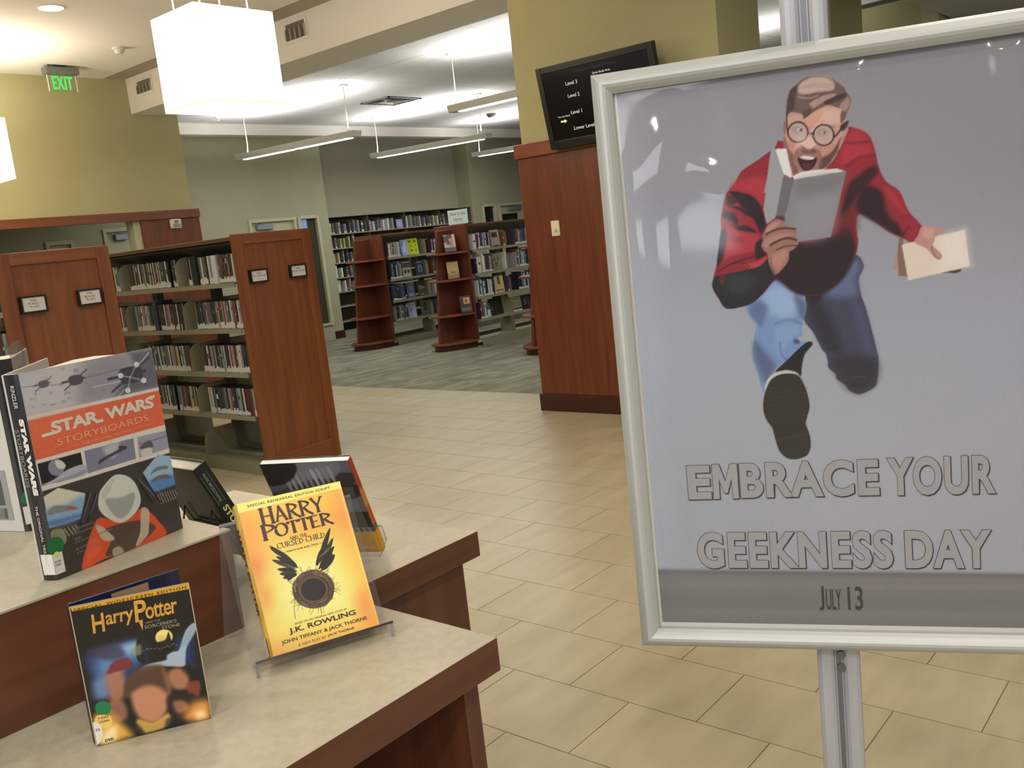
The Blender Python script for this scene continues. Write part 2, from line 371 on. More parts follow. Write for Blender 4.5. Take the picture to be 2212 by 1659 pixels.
def sidelight(n, x0, x1, z0, z1, y, mg, extra=None):
    r = D.objects.new('window_%d' % n, None); COL.objects.link(r); r.location = ((x0+x1)/2, y, z0); ORG[r.name] = tuple(r.location); r['kind'] = 'structure'
    w = .035
    MB().box(x0-.02, x0+w, y-.02, y+.08, z0, z1).box(x1-w, x1+.02, y-.02, y+.08, z0, z1).box(x0+w, x1-w, y-.02, y+.08, z1-w, z1+.02).box(x0+w, x1-w, y-.02, y+.08, z0, z0+w).build('window_frame', M_CREAM, r, bevel=.003)
    MB().box(x0+w, x1-w, y+.04, y+.05, z0+w, z1-w).build('pane', mg, r)
    if extra: MB().box(*extra).build('bright_pane', M_BGLASS, r)
sidelight(1, 9.32, 9.71, .25, 2.03, 12.1, mat('dim_window_glass', (66, 64, 48), .25), (9.35, 9.5, 12.13, 12.137, 1.74, 1.99))
sidelight(2, 13.76, 14.14, 0.02, 2.0, 12.1, M_DGLASS)

# pillar with wood cladding
struct(MB().box(5.73, 6.36, 2.866, 4.565, 0, 3.62), 'wall_pillar', M_WALL)
clad = struct(MB().box(5.695, 5.73, 2.83, 4.592, .138, 1.985).box(5.73, 6.36, 2.83, 2.866, .138, 1.985), 'trim_6', M_CHER, bevel=.003)
struct(MB().box(5.675, 5.73, 2.81, 4.61, 1.985, 2.088).box(5.73, 6.37, 2.81, 2.866, 1.985, 2.088), 'trim_7', M_CHERY, bevel=.004)
struct(MB().box(5.68, 5.735, 2.815, 4.612, 0, .138).box(5.735, 6.37, 2.815, 2.866, 0, .138), 'baseboard_pillar', M_CHERD, bevel=.003)
struct(MB().box(5.73, 5.745, 4.565, 4.597, .138, 1.985), 'trim_8', M_CREAM)
# column and beams far right
struct(MB().box(9.0, 9.86, 3.35, 3.75, 0, 3.41), 'wall_column', M_WALL)
struct(MB().box(10.5, 10.7, 2.97, 3.8, 0, 3.36), 'wall_side', M_WALL)
struct(MB().box(10.5, 13.5, 2.8, 2.97, 0, 3.3), 'wall_end', M_CREAM)
struct(MB().box(8.6, 13.5, 1.8, 2.75, 3.12, 3.41), 'ceiling_drop', M_SOFF)

# ------------------------------------------------------------------ ceiling things
def pendant(label, x0, x1, y0, y1, z0, z1):
    cx, cy = (x0+x1)/2, (y0+y1)/2
    t = thing('pendant_lamp', label, 'lamp', (cx, cy, z0), 'glowing square fabric pendants')
    w = .006; b = MB()
    b.box(x0, x1, y0, y0+w, z0, z1).box(x0, x1, y1-w, y1, z0, z1).box(x0, x0+w, y0+w, y1-w, z0, z1).box(x1-w, x1, y0+w, y1-w, z0, z1)
    b.build('lamp_shade', M_SHADE, t)
    MB().box(x0+w, x1-w, y0+w, y1-w, z0+.03, z0+.036).build('diffuser', M_SHADE, t)
    f = MB(); e = .012
    f.box(x0-.001, x1+.001, y0-.002, y0+.004, z0-e, z0).box(x0-.001, x1+.001, y1-.004, y1+.002, z0-e, z0).box(x0-.001, x0+.005, y0+.004, y1-.004, z0-e, z0).box(x1-.005, x1+.001, y0+.004, y1-.004, z0-e, z0)
    f.build('shade_rim', mat('shade_rim', (244, 222, 190), .7, emis=((250, 225, 190), .9)), t)
    for fx in (.2, .8):
        for fy in (.2, .8):
            X = x0+(x1-x0)*fx; Y = y0+(y1-y0)*fy
            MB().tube([(X, Y, z1-.15), (X, Y, 3.60)], .004, 6).build('cord', M_CORD, t)
    MB().box(cx-.2, cx+.2, cy-.18, cy+.18, 3.585, 3.61).build('ceiling_canopy', M_WHITE, t, bevel=.004)
    MB().box(cx-.08, cx+.08, cy-.08, cy+.08, z0+.2, z1-.1).build('bulb_tray', M_WHITE, t)
    area('pendant_uplight', (cx, cy, z1+.01), x1-x0-.05, y1-y0-.05, 22, (1, .95, .88), up=True)
    return t
pendant('large glowing white square pendant hanging in front of the air vents', 3.292, 3.858, 4.969, 5.448, 2.42, 2.972)
pendant('glowing white square pendant cut by the left edge, nearer the exit sign', 3.255, 3.79, 8.93, 9.41, 2.42, 2.95)

t = thing('recessed_downlight', 'round bright recessed downlight in the cream ceiling', 'ceiling light', (3.77, 7.655, 3.58))
ring = MB(); n = 28
for i in range(n):
    a0, a1 = 2*PI*i/n, 2*PI*(i+1)/n
    P = lambda r, a, z: (3.77+r*math.cos(a), 7.655+r*math.sin(a), z)
    ring.quad([P(.095, a0, 3.606), P(.118, a0, 3.606), P(.118, a1, 3.606), P(.095, a1, 3.606)])
    ring.quad([P(.095, a0, 3.598), P(.095, a1, 3.598), P(.118, a1, 3.606), P(.118, a0, 3.606)])
ring.build('trim_ring', M_WHITE, t)
MB().prism(arc(3.77, 7.655, .095, 0, 2*PI*27/28, 27), 3.6, 3.609).build('lens', M_DLENS, t)

def vent(y0, y1, z0, z1, label):
    X = 5.73; t = thing('air_vent', label, 'vent', (X, (y0+y1)/2, z0), 'supply grilles on the ceiling beam')
    f = MB(); w = .03
    f.box(X-.012, X, y0-w, y1+w, z0-w, z0).box(X-.012, X, y0-w, y1+w, z1, z1+w).box(X-.012, X, y0-w, y0, z0, z1).box(X-.012, X, y1, y1+w, z0, z1)
    f.build('vent_frame', M_SOFF, t, bevel=.003)
    MB().box(X-.002, X, y0, y1, z0, z1).build('duct_opening', mat('duct_dark', (120, 112, 104), .8), t)
    n = 4
    for i in range(n+1):
        y = y0+(y1-y0)*i/n
        MB().hexa([(X-.002, y, z0), (X-.03, y-.012, z0), (X-.03, y-.004, z0), (X-.002, y+.008, z0), (X-.002, y, z1-.03), (X-.03, y-.012, z1-.05), (X-.03, y-.004, z1-.05), (X-.002, y+.008, z1-.03)]).build('vane', mat('vane_paint', (196, 186, 172), .6), t)
vent(6.93, 7.21, 3.405, 3.55, 'square white air grille on the beam, right of the large pendant')
vent(9.67, 9.96, 3.41, 3.54, 'square white air grille on the beam beside the left wall')

def disc_stack(name, label, cat, x, y, prof, m, group=None):
    """turned profile hanging from a ceiling: prof = [(r, z)...]"""
    b = MB(); k = 20
    for i in range(len(prof)-1):
        for j in range(k):
            a0, a1 = 2*PI*j/k, 2*PI*(j+1)/k
            P = lambda r, a, z: (x+r*math.cos(a), y+r*math.sin(a), z)
            b.quad([P(prof[i][0], a0, prof[i][1]), P(prof[i+1][0], a0, prof[i+1][1]), P(prof[i+1][0], a1, prof[i+1][1]), P(prof[i][0], a1, prof[i][1])])
    o = b.build(name, m, smooth=False); return tag(o, label, cat, group)
disc_stack('smoke_detector', 'round white smoke detector on the cream ceiling', 'detector', 4.912, 8.771, [(.062, 3.61), (.062, 3.592), (.045, 3.585), (.042, 3.565), (.03, 3.552), (.001, 3.55)], M_WHITE)
disc_stack('smoke_detector', 'small dark detector far off on the board ceiling', 'detector', 12.2, 10.3, [(.08, 3.41), (.08, 3.38), (.05, 3.35), (.001, 3.35)], M_GREYM)
for (x, y, lb) in ((9.15, 9.59, 'tiny sprinkler head nearest the square diffuser'), (10.6, 9.9, 'tiny sprinkler head right of the middle tube light cord'), (7.6, 11.3, 'tiny sprinkler head near the left end of the first tube light')):
    disc_stack('sprinkler_head', lb, 'sprinkler', x, y, [(.04, 3.409), (.035, 3.4), (.012, 3.395), (.012, 3.37), (.025, 3.365), (.001, 3.362)], M_WHITE, 'ceiling sprinklers')

t = thing('ceiling_diffuser', 'square metal air diffuser with stepped louvres in the board ceiling', 'vent', (9.3, 9.65, 3.38))
f = MB(); x0, x1, y0, y1 = 8.99, 9.62, 9.36, 9.93
f.box(x0, x1, y0, y0+.03, 3.395, 3.41).box(x0, x1, y1-.03, y1, 3.395, 3.41).box(x0, x0+.03, y0, y1, 3.395, 3.41).box(x1-.03, x1, y0, y1, 3.395, 3.41).build('diffuser_frame', M_GREYM, t)
for k, (i, z) in enumerate(((.09, 3.392), (.17, 3.388))):
    f = MB(); a, b_, c_, d_ = x0+i, x1-i, y0+i, y1-i; w = .035
    for (p, q) in ((((a, c_), (b_, c_)), 1), (((b_, c_), (b_, d_)), 1), (((b_, d_), (a, d_)), 1), (((a, d_), (a, c_)), 1)):
        (ax, ay), (bx, by) = p; mx, my = (a+b_)/2, (c_+d_)/2
        f.quad([(ax, ay, z), (bx, by, z), (bx+(mx-bx)*.16, by+(my-by)*.16, z+.015), (ax+(mx-ax)*.16, ay+(my-ay)*.16, z+.015)])
    f.build('louvre', M_WHITE if k else M_GREYM, t)
MB().box(x0+.03, x1-.03, y0+.03, y1-.03, 3.4085, 3.4095).build('plenum', mat('plenum_dark', (40, 38, 38), .8), t)

def tube_light(label, X, y0, y1, ca, cb, dz=.02, segs=2):
    cy = (y0+y1)/2; z0 = 2.795; h = .075
    t = thing('tube_light', label, 'ceiling light', (X, cy, z0), 'suspended linear tube lights')
    hw = .075
    def zz(y): return z0 + dz*(y-cy)/(y1-y0)*2
    b = MB(); b.hexa([(X-hw*.72, y0, zz(y0)), (X+hw*.72, y0, zz(y0)), (X+hw*.72, y1, zz(y1)), (X-hw*.72, y1, zz(y1)), (X-hw, y0, zz(y0)+h), (X+hw, y0, zz(y0)+h), (X+hw, y1, zz(y1)+h), (X-hw, y1, zz(y1)+h)])
    b.build('housing', M_WHITE, t, bevel=.004)
    L_ = (y1-y0-.24)/segs
    for i in range(segs):
        a = y0+.1+i*(L_+.03); c = a+L_-.0
        pts = arc(0, 0, .045, -PI/2-PI/2, -PI/2+PI/2, 8)
        poly = [(X+x, a+.05+y) for x, y in arc(0, 0, .045, PI, 2*PI, 8)] + [(X+x, c-.05+y) for x, y in arc(0, 0, .045, 0, PI, 8)]
        n0 = len(poly); mb = MB(); mb.v = [(x, y, zz(y)-.006) for x, y in poly]+[(x, y, zz(y)+.002) for x, y in poly]
        mb.f = [tuple(range(n0-1, -1, -1))]+[(k, (k+1) % n0, n0+(k+1) % n0, n0+k) for k in range(n0)]; mb.m = [0]*len(mb.f); mb.c = [None]*len(mb.f)
        mb.build('lens', M_LENS, t)
    for y in (ca, cb):
        if y is None: continue
        MB().tube([(X+.02, y, 3.405), (X+.02, y, 3.1), (X+.035, y+.02, 2.99), (X+.005, y, zz(y)+h)], .006, 6).build('cord', M_WHITE, t, smooth=True)
        MB().prism(arc(X+.02, y, .06, 0, 2*PI*15/16, 15), 3.395, 3.41).build('ceiling_rose', M_WHITE, t)
    a = area('tube_uplight', (X, cy, z0+h+.03), .06, y1-y0-.2, 38*(y1-y0)/2.5, COOL, up=True)
    a2 = area('tube_downlight', (X, cy, z0-.03), .06, y1-y0-.2, 22*(y1-y0)/2.5, COOL)
    return t
tube_light('long white tube light hanging lowest at left, below the large pendant', 7.765, 8.70, 11.19, 10.98, 8.87)
tube_light('long white tube light hanging in the middle, above the display shelves', 10.27, 8.75, 11.22, 11.1, 8.9)
tube_light('white tube light just left of the pillar, farthest away and partly hidden', 12.69, 8.75, 11.22, 11.09, 8.9)
tube_light('white tube light nearest the ceiling beam, cut by the pillar', 7.765, 4.62, 7.12, 7.05, 4.9, 0.0)
area('tube_uplight', (10.27, 5.2, 2.9), .06, 2.4, 22, COOL, up=True); area('tube_downlight', (10.27, 5.6, 2.75), .06, 2.4, 20, COOL)

t = thing('exit_sign', 'green lit EXIT sign hanging under the cream ceiling', 'sign', (4.75, 9.69, 3.35))
MB().box(4.575, 4.925, 9.64, 9.74, 3.515, 3.59).build('housing', M_GREYM, t, bevel=.012)
MB().box(4.69, 4.81, 9.66, 9.72, 3.59, 3.61).build('ceiling_plate', M_BLACK, t, bevel=.003)
MB().tube([(4.62, 9.69, 3.59), (4.62, 9.69, 3.61)], .012, 8).build('stem', M_WHITE, t)
pl = MB().hexa([(4.605, 9.685, 3.35), (4.885, 9.685, 3.35), (4.885, 9.691, 3.35), (4.605, 9.691, 3.35), (4.59, 9.685, 3.52), (4.91, 9.685, 3.52), (4.91, 9.691, 3.52), (4.59, 9.691, 3.52)]).build('clear_plate', M_ACRYL, t)
MB().box(4.60, 4.604, 9.68, 9.694, 3.35, 3.52).box(4.892, 4.896, 9.68, 9.694, 3.35, 3.52).build('plate_edge', M_IVORY, t)
MB().text('EXIT', (4.745, 9.682, 3.373), X3, Z3, .185, 'CENTER', .001, .52, sp=1.08).build('lettering', M_EXITG, t)

t = thing('emergency_light', 'small white alarm strobe on the dark wood panel under the header', 'alarm', (6.02, 10.165, 1.905))
MB().box(5.955, 6.09, 10.12, 10.165, 1.91, 2.02).build('housing', M_WHITE, t, bevel=.012)
MB().box(5.975, 6.07, 10.105, 10.12, 1.93, 1.965).build('clear_lens', M_CLOSER, t, bevel=.004)
MB().prism(arc(6.02, 10.12, .022, PI, 2*PI, 8), 1.98, 2.005).build('sensor', M_GREYM, t)

t = thing('dimmer_switch', 'ivory rotary dimmer plate on the wood clad pillar', 'switch', (5.69, 4.29, 1.375))
MB().box(5.684, 5.695, 4.252, 4.328, 1.375, 1.49).build('cover_plate', M_IVORY, t, bevel=.003)
b = MB(); b.tube([(5.684, 4.29, 1.425), (5.668, 4.29, 1.425)], .016, 16); b.build('knob', M_IVORY, t, smooth=False)

# ------------------------------------------------------------------ directory screen on the pillar
TVo = Vector((5.6176, 4.2072, 1.9997)); tr = Vector((.009, -1, 0)).normalized(); tu = Vector((-.1725, -.0016, .985)); tn = tr.cross(tu)  # towards viewer?
if tn.x > 0: tn = -tn
t = thing('wall_screen', 'black directory screen tilted down on the olive pillar wall', 'screen', tuple(TVo))
W, H = .97, .58
def tvp(u, v, d=0): return TVo+tr*u+tu*v+tn*d
b = MB()
for (u0, u1, v0, v1) in ((0, .045, 0, H), (W-.045, W, 0, H), (.045, W-.045, H-.045, H), (.045, W-.045, 0, .06)): b.obox(tvp(u0, v0, 0), tr*(u1-u0), tu*(v1-v0), -tn*.05)
b.obox(tvp(.03, .03, -.02), tr*(W-.06), tu*(H-.06), -tn*.04)
b.build('screen_frame', M_BLACK, t, bevel=.004)
MB().obox(tvp(.045, .06, -.006), tr*(W-.09), tu*(H-.105), -tn*.01).build('display', M_SCREEN, t)
MB().obox(tvp(.3, .005, 0.001), tr*.37, tu*.04, tn*.004).build('lower_bezel', M_BLACK, t, bevel=.002)
def tl(s, u, v, size, m=0, al='LEFT'): MB().text(s, tvp(u, v, -.0045), tr, tu, size, al, 0, 1).build('lettering', (M_SCRT, M_SCRD)[m], t)
tl('Level 3', .235, .425, .036); tl('Level 2', .235, .34, .036); tl('Level 1', .235, .225, .036); tl('Lower Level', .235, .115, .036)
tl('You Are Here!', .115, .215, .018); tl('Quiet Study Area', .47, .46, .021)
tl('Downtown Library Directory', .5, .498, .03, 1, 'CENTER')
MB().oprism([(0, .006), (.035, .006), (.035, -.002), (.055, .012), (.035, .026), (.035, .018), (0, .018)], tvp(.135, .175, -.005), tr, tu, tn*.001).build('arrow', M_SCRY, t)
MB().obox((5.62, 3.9, 2.1), (.11, 0, 0), (0, -.35, 0), (0, 0, .3)).build('wall_bracket', M_BLACK, t)

# ------------------------------------------------------------------ shelving
def bracket_poly(dep, h, r, base=0): return [(0, base), (dep, base)] + [(dep-r+r*math.cos(a), h-r+r*math.sin(a)) for a in (0, PI/8, PI/4, 3*PI/8, PI/2)] + [(0, h)]
def shelving(name, label, group, base, L, W2, shelves, depth, secs, S, T, top=1.61, canopy=True, sides=(1,), loc=None, lowest=.09, bh=.20, dividers=()):
    """base: start point on the centre line, S: along, T: across; sides: +1 / -1 flank directions along T"""
    base = Vector(base); S = Vector(S); T = Vector(T)
    t = thing(name, label, 'bookcase', tuple(base), group)
    def blk(mb, s0, s1, t0, t1, z0, z1, m=0): return mb.obox(base+S*s0+T*t0+Z3*z0, S*(s1-s0), T*(t1-t0), Z3*(z1-z0), m)
    for s in secs:
        blk(MB(), s-.035, s+.035, -.028, .028, 0, top-.02).build('upright', M_STEELD, t)
    blk(MB(), 0, L, -.02, .02, lowest+.0, lowest+.05).build('bottom_rail', M_STEELD, t)
    if canopy:
        blk(MB(), 0, L, -W2, W2, top-.028, top).build('canopy', M_TOPW, t, bevel=.003)
        for sd in sides:
            mb = MB(); mb.hexa([base+S*a+T*(sd*c)+Z3*z for a, c, z in ((0, .02, top-.13), (L, .02, top-.13), (L, .03, top-.13), (0, .03, top-.13), (0, W2-.02, top-.04), (L, W2-.02, top-.04), (L, W2-.01, top-.035), (0, W2-.01, top-.035))])
            mb.build('canopy_soffit', M_STEELD, t)
    for sd in sides:
        for i in range(len(secs)-1):
            a, b_ = secs[i]+.004, secs[i+1]-.004
            for z in shelves:
                mb = MB(); blk(mb, a, b_, sd*.03 if sd > 0 else sd*(W2-.0), sd*W2 if sd > 0 else sd*.03, z-.006, z); 
                blk(mb, a, b_, sd*(W2-.012) if sd > 0 else -W2, sd*W2 if sd > 0 else -(W2-.012), z-.03, z-.006)
                mb.build('shelf', M_STEEL, t)
            mb = MB(); blk(mb, a, b_, sd*.03 if sd > 0 else -W2, W2 if sd > 0 else -.03, lowest-.01, lowest); blk(mb, a, b_, W2-.012 if sd > 0 else -W2, W2 if sd > 0 else -(W2-.012), 0, lowest-.01)
            mb.build('base_shelf', M_STEEL, t)
        for s in dividers:
            for z in list(shelves):
                mb = MB(); mb.oprism(bracket_poly(W2-.02, bh, .07, -.03), base+S*(s-.0015)+T*(sd*.02)+Z3*z, T*sd, Z3, S*.003); mb.build('shelf_bracket', M_STEEL, t)
            mb = MB(); mb.oprism(bracket_poly(W2-.02, .25, .09, 0), base+S*(s-.0015)+T*(sd*.02)+Z3*(lowest-.06), T*sd, Z3, S*.003); mb.build('shelf_bracket', M_STEEL, t)
    return t

def end_panel(t, x0, x1, y, z1, plaques):
    """framed wood end panel facing -Y, with small black label holders"""
    w = .075; th = .03
    p = MB().box(x0+w-.01, x1-w+.01, y+.012, y+th, .1, z1-.05).build('end_panel', M_OAK, t)
    MB().box(x0, x0+w, y, y+th, 0, z1).build('stile', M_OAK, p, bevel=.003)
    MB().box(x1-w, x1, y, y+th, 0, z1).build('stile', M_OAK, p, bevel=.003)
    MB().box(x0+w, x1-w, y, y+th, z1-.068, z1).build('rail', M_OAKX, p, bevel=.003)
    MB().box(x0+w, x1-w, y, y+th, 0, .135).build('rail', M_OAKX, p, bevel=.003)
    for (a, b_, c_, d_, lines) in plaques:
        h = MB(); e = .010
        for (u0, u1, v0, v1) in ((a, b_, c_, c_+e), (a, b_, d_-e, d_), (a, a+e, c_+e, d_-e), (b_-e, b_, c_+e, d_-e)): h.box(u0, u1, y-.014, y+.012, v0, v1)
        ho = h.build('label_holder', M_BLACKF, t, bevel=.0015)
        MB().box(a+e, b_-e, y-.008, y+.006, c_+e, d_-e).build('card', M_PAPER, ho)
        cx = (a+b_)/2; n = len(lines)
        for i, s in enumerate(lines):
            MB().text(s, (cx, y-.0085, (c_+d_)/2+.012-.0175*i+(.004 if n > 2 else 0)), X3, Z3, .0155, 'CENTER', 0, .95).build('lettering', M_INK, ho)

Ydv = Vector((0, 1, 0)); Xdv = Vector((1, 0, 0))
DSH = [1.315, 1.008, .705, .408]
secs = [.06, .74, 1.56, 2.38, 3.2]
r1 = shelving('disc_bookcase', 'double sided steel bookcase full of discs behind the middle wood end panel', 'disc bookcases with framed wood ends', (3.79, 5.25, 0), 3.3, .29, DSH, .25, secs, Ydv, Xdv, 1.61, True, (-1, 1), dividers=[.74, 1.56, 2.38])
end_panel(r1, 3.475, 4.10, 5.215, 1.622, [(3.562, 3.698, 1.296, 1.384, ['DVDs', '324 - 782.42164']), (3.882, 4.018, 1.296, 1.386, ['DVDs', '004.167 - 324.260'])])
r2 = shelving('disc_bookcase', 'double sided steel bookcase behind the left wood end panel', 'disc bookcases with framed wood ends', (2.34, 5.25, 0), 3.3, .29, DSH, .25, secs, Ydv, Xdv, 1.61, True, (-1,), dividers=[.74, 1.56])
end_panel(r2, 2.022, 2.648, 5.215, 1.622, [(2.108, 2.247, 1.294, 1.388, ['DVDs', '791.43372 -', '791.4372']), (2.420, 2.558, 1.296, 1.388, ['DVDs', '782.42166 -', '791.4372'])])

PAL_D = [(200, 198, 190)]*5+[(150, 150, 146)]*5+[(104, 104, 104)]*3+[(62, 60, 58)]*5+[(40, 38, 38)]*5+[(112, 84, 70)]*3+[(132, 72, 60)]*2+[(78, 50, 44)]*3+[(66, 78, 96)]*3+[(104, 116, 132)]*2+[(168, 156, 126)]*2+[(60, 74, 62)]+[(176, 120, 100)]
PAL_B = [(205, 205, 202)]*4+[(60, 66, 84)]*5+[(96, 110, 138)]*4+[(40, 42, 48)]*6+[(130, 70, 60)]*2+[(150, 150, 150)]*3+[(180, 170, 130)]*2+[(84, 60, 70)]*2+[(86, 122, 150)]*2+[(172, 150, 120)]
def jit(c, a=10): return tuple(int(max(0, min(255, v+random.uniform(-a, a)))) for v in c)
def book_on_shelf(name, P, W_, Dp, U, w, d, h, col, lab, label, cat, group, lean=0.0, stripe=None, top=(34, 33, 34)):
    """P: near-left bottom of the spine; W_: along the row, Dp: into the shelf"""
    P = Vector(P); W_ = Vector(W_); Dp = Vector(Dp); up = (Z3*math.cos(lean)+W_*math.sin(lean)); wv = (W_*math.cos(lean)-Z3*math.sin(lean))
    o = P + (Z3*w*math.sin(lean) if lean > 0 else Z3*0); b = MB()
    side = jit((30, 30, 32), 6) if top[0] < 90 else jit(col, 4)
    n = Vector(wv); 
    b.hexa([o, o+wv*w, o+wv*w+Dp*d, o+Dp*d, o+up*h, o+wv*w+up*h, o+wv*w+Dp*d+up*h, o+Dp*d+up*h], 0, side, fc={1: top})
    e = Dp*-.0006
    def strip(z0, z1, c, a=0.04, b2=.96): b.quad([o+wv*w*a+up*z0+e, o+wv*w*b2+up*z0+e, o+wv*w*b2+up*z1+e, o+wv*w*a+up*z1+e], 0, c)
    strip(0, h, col)
    if stripe: 
        e = Dp*-.0009
        z = h*random.uniform(.45, .75); strip(z, z+h*random.uniform(.05, .2), stripe, .15, .85)
    if lab:
        e = Dp*-.0012; strip(.004, lab, (206, 204, 196), 0, 1)
    ob = b.build(name, M_BOOK); return tag(ob, label, cat, group)
def cname(c):
    r, g, b = c; m, n = max(c), min(c); sat = m-n
    if sat < 26 or (m < 60 and sat < 30): return 'white' if m > 185 else 'pale grey' if m > 135 else 'grey' if m > 88 else 'charcoal' if m > 52 else 'black'
    if b == m: return 'pale blue' if m > 125 else 'dark blue'
    if g == m: return 'green'
    if r > 1.35*g: return 'red' if g < 95 else 'salmon'
    return 'tan' if m > 130 else 'brown'
def row(name, s0, s1, z, P_of, W_, Dp, pal, wr, hr, d, lab, label, cat, group, gap=.0008, skip=(), gapp=.03, lean_p=.05, top=(34, 33, 34), gr=(.02, .06), ends=('left part', 'right part')):
    s = s0; n = 0
    while s < s1:
        hit = [k for k in skip if k[0] <= s < k[1]]
        if hit: s = hit[0][1]; continue
        w = random.uniform(*wr)*(1 if random.random() > .1 else 1.8)
        if s+w > s1 or any(s < k[1] and s+w > k[0] for k in skip): s += .004; continue
        h = random.uniform(*hr); c = jit(random.choice(pal))
        st = jit(random.choice(pal), 20) if random.random() < .5 else None
        ln = random.choice((0, 0, .03)) if random.random() < lean_p else 0
        fr_ = (s-s0)/(s1-s0); L_ = label.replace('{c}', cname(c)).replace('{p}', ends[0] if fr_ < .3 else ends[1] if fr_ > .7 else 'middle')
        book_on_shelf(name, P_of(s, z), W_, Dp, None, w, d*random.uniform(.93, 1.0), h, c, (lab*random.uniform(.7, 1.3) if lab and random.random() < .86 else 0), L_, cat, group, ln, st, top)
        s += w + gap + (h*math.sin(ln) if ln else 0) + (random.uniform(*gr) if random.random() < gapp else 0); n += 1
    return n
nm = ['top', 'second', 'third', 'lowest']
cnt = 0
for i, (z, y1, blocks) in enumerate(((DSH[0], 7.05, ()), (DSH[1], 7.0, ()), (DSH[2], 6.6, ()), (DSH[3], 6.55, ()))):
    lb = '{c} disc case, {p} of the %s row between the framed wood ends' % nm[i]
    cnt += row('disc_case', 5.275, y1, z+.0006, lambda s, zz: (3.515, s, zz), Vector((0, 1, 0)), Vector((1, 0, 0)), PAL_D, (.012, .021), (.186, .192), .135, .038, lb, 'disc', 'discs in the %s row' % nm[i], ends=('right part', 'left part'), skip=((5.87, 6.0), (6.70, 6.82))+(((5.50, 5.557), (5.74, 5.815)) if i == 0 else ((6.36, 6.42),) if i == 1 else ()))
for i, z in enumerate(DSH[:3]):
    cnt += row('disc_case', 5.3, 5.75, z+.0006, lambda s, zz: (2.065, s, zz), Vector((0, 1, 0)), Vector((1, 0, 0)), PAL_D, (.013, .024), (.186, .192), .135, .036, '{c} disc case past the left side of the left wood end, %s shelf' % nm[i], 'disc', 'discs left of the left end panel, %s shelf' % nm[i])
for (y, z, w_, h_, c, lb) in ((5.501, DSH[0], .055, .19, (196, 202, 204), 'wide pale grey disc box set in the top row near the right wood end'), (5.741, DSH[0], .072, .2, (36, 36, 38), 'wide black disc box set in the top row, beside a shelf bracket'), (6.362, DSH[1], .055, .215, (44, 56, 78), 'dark blue disc box set standing taller than the second row')):
    book_on_shelf('box_set', (3.508, y, z+.0006), Ydv, Xdv, None, w_, .14, h_, c, 0, lb, 'box set', None, 0, None, (110, 116, 122))
print('discs', cnt)

# new-book ranges with half round end displays
def endcap(yc, X, label):
    t = thing('endcap_display', label, 'display', (X, yc, 0), 'reddish wood end displays with rounded shelves')
    MB().box(X, X+.028, yc-.285, yc+.285, .1, 1.605).build('back_board', M_UNIT, t, bevel=.003)
    MB().oprism([(0, .1), (-.44, .1), (-.27, 1.55), (0, 1.55)], (X, yc-.02, 0), X3, Z3, (0, .04, 0)).build('fin', M_UNIT, t, bevel=.003)
    def dshape(a, b_, n=16): return [(X-a*math.sin(PI*i/n), yc-b_*math.cos(PI*i/n)) for i in range(n+1)]
    for z, a in ((1.262, .40), (.915, .44), (.46, .47)):
        MB().prism(dshape(a, .285), z-.024, z).build('shelf', wood('endcap_shelf_wood', (134, 70, 48), (108, 52, 34), 'x'), t, bevel=.002)
    MB().prism(dshape(.52, .30), .075, .1).build('base_top', MATS['endcap_shelf_wood'], t, bevel=.003)
    MB().prism(dshape(.47, .27), 0, .075).build('plinth', M_CHERD, t)
    return t
endcap(8.475, 8.94, 'reddish wood end display holding three books, under the New in the Library sign')
endcap(10.165, 9.0, 'empty reddish wood end display left of the one with the paper sign')
endcap(6.74, 8.72, 'reddish wood end display mostly hidden by the pillar')

NSH = [1.262, .95, .64, .345]
secn = [0.05, .93, 1.83, 2.73, 3.63]
shelving('new_book_case', 'steel bookcase of new books behind the right end display', 'new book cases', (8.97, 8.475, 0), 3.7, .29, NSH, .25, secn, Xdv, Ydv, 1.60, True, (-1,), dividers=[.75, 1.83], bh=.22)
shelving('new_book_case', 'steel bookcase of new books behind the left end display', 'new book cases', (9.03, 10.165, 0), 3.7, .29, NSH, .25, secn, Xdv, Ydv, 1.60, True, (-1,), dividers=[.83, 1.83], bh=.22)
cb = 0
for i, z in enumerate(NSH):
    lb = '{c} spined book, {p} of a %s row behind the %s end display'
    cb += row('book', 9.06, 9.72 if i != 3 else 9.2, z+.0006, lambda s, zz: (s, 8.20, zz), Xdv, Ydv, PAL_B, (.016, .034), (.19, .212 if i == 0 else .245), .16, .028, lb % (nm[i], 'right'), 'book', 'new books in the %s row, right case' % nm[i], skip=((9.42, 9.67),) if i < 3 else (), top=(190, 186, 176))
    cb += row('book', 9.90, 10.6, z+.0006, lambda s, zz: (s, 8.20, zz), Xdv, Ydv, PAL_B, (.016, .032), (.19, .212 if i == 0 else .245), .16, .028, lb % (nm[i], 'right'), 'book', 'new books in the %s row, right case' % nm[i], top=(190, 186, 176)) if i < 3 else 0
    cb += row('book', 9.10, 9.36, z+.0006, lambda s, zz: (s, 9.89, zz), Xdv, Ydv, PAL_B, (.016, .034), (.19, .212 if i == 0 else .245), .16, .028, lb % (nm[i], 'left'), 'book', 'new books in the %s row, left case' % nm[i], top=(190, 186, 176))
    cb += row('book', 9.98, 10.35, z+.0006, lambda s, zz: (s, 9.89, zz), Xdv, Ydv, PAL_B, (.016, .034), (.19, .212 if i == 0 else .245), .16, .028, lb % (nm[i], 'left'), 'book', 'new books in the %s row, left case' % nm[i], top=(190, 186, 176))

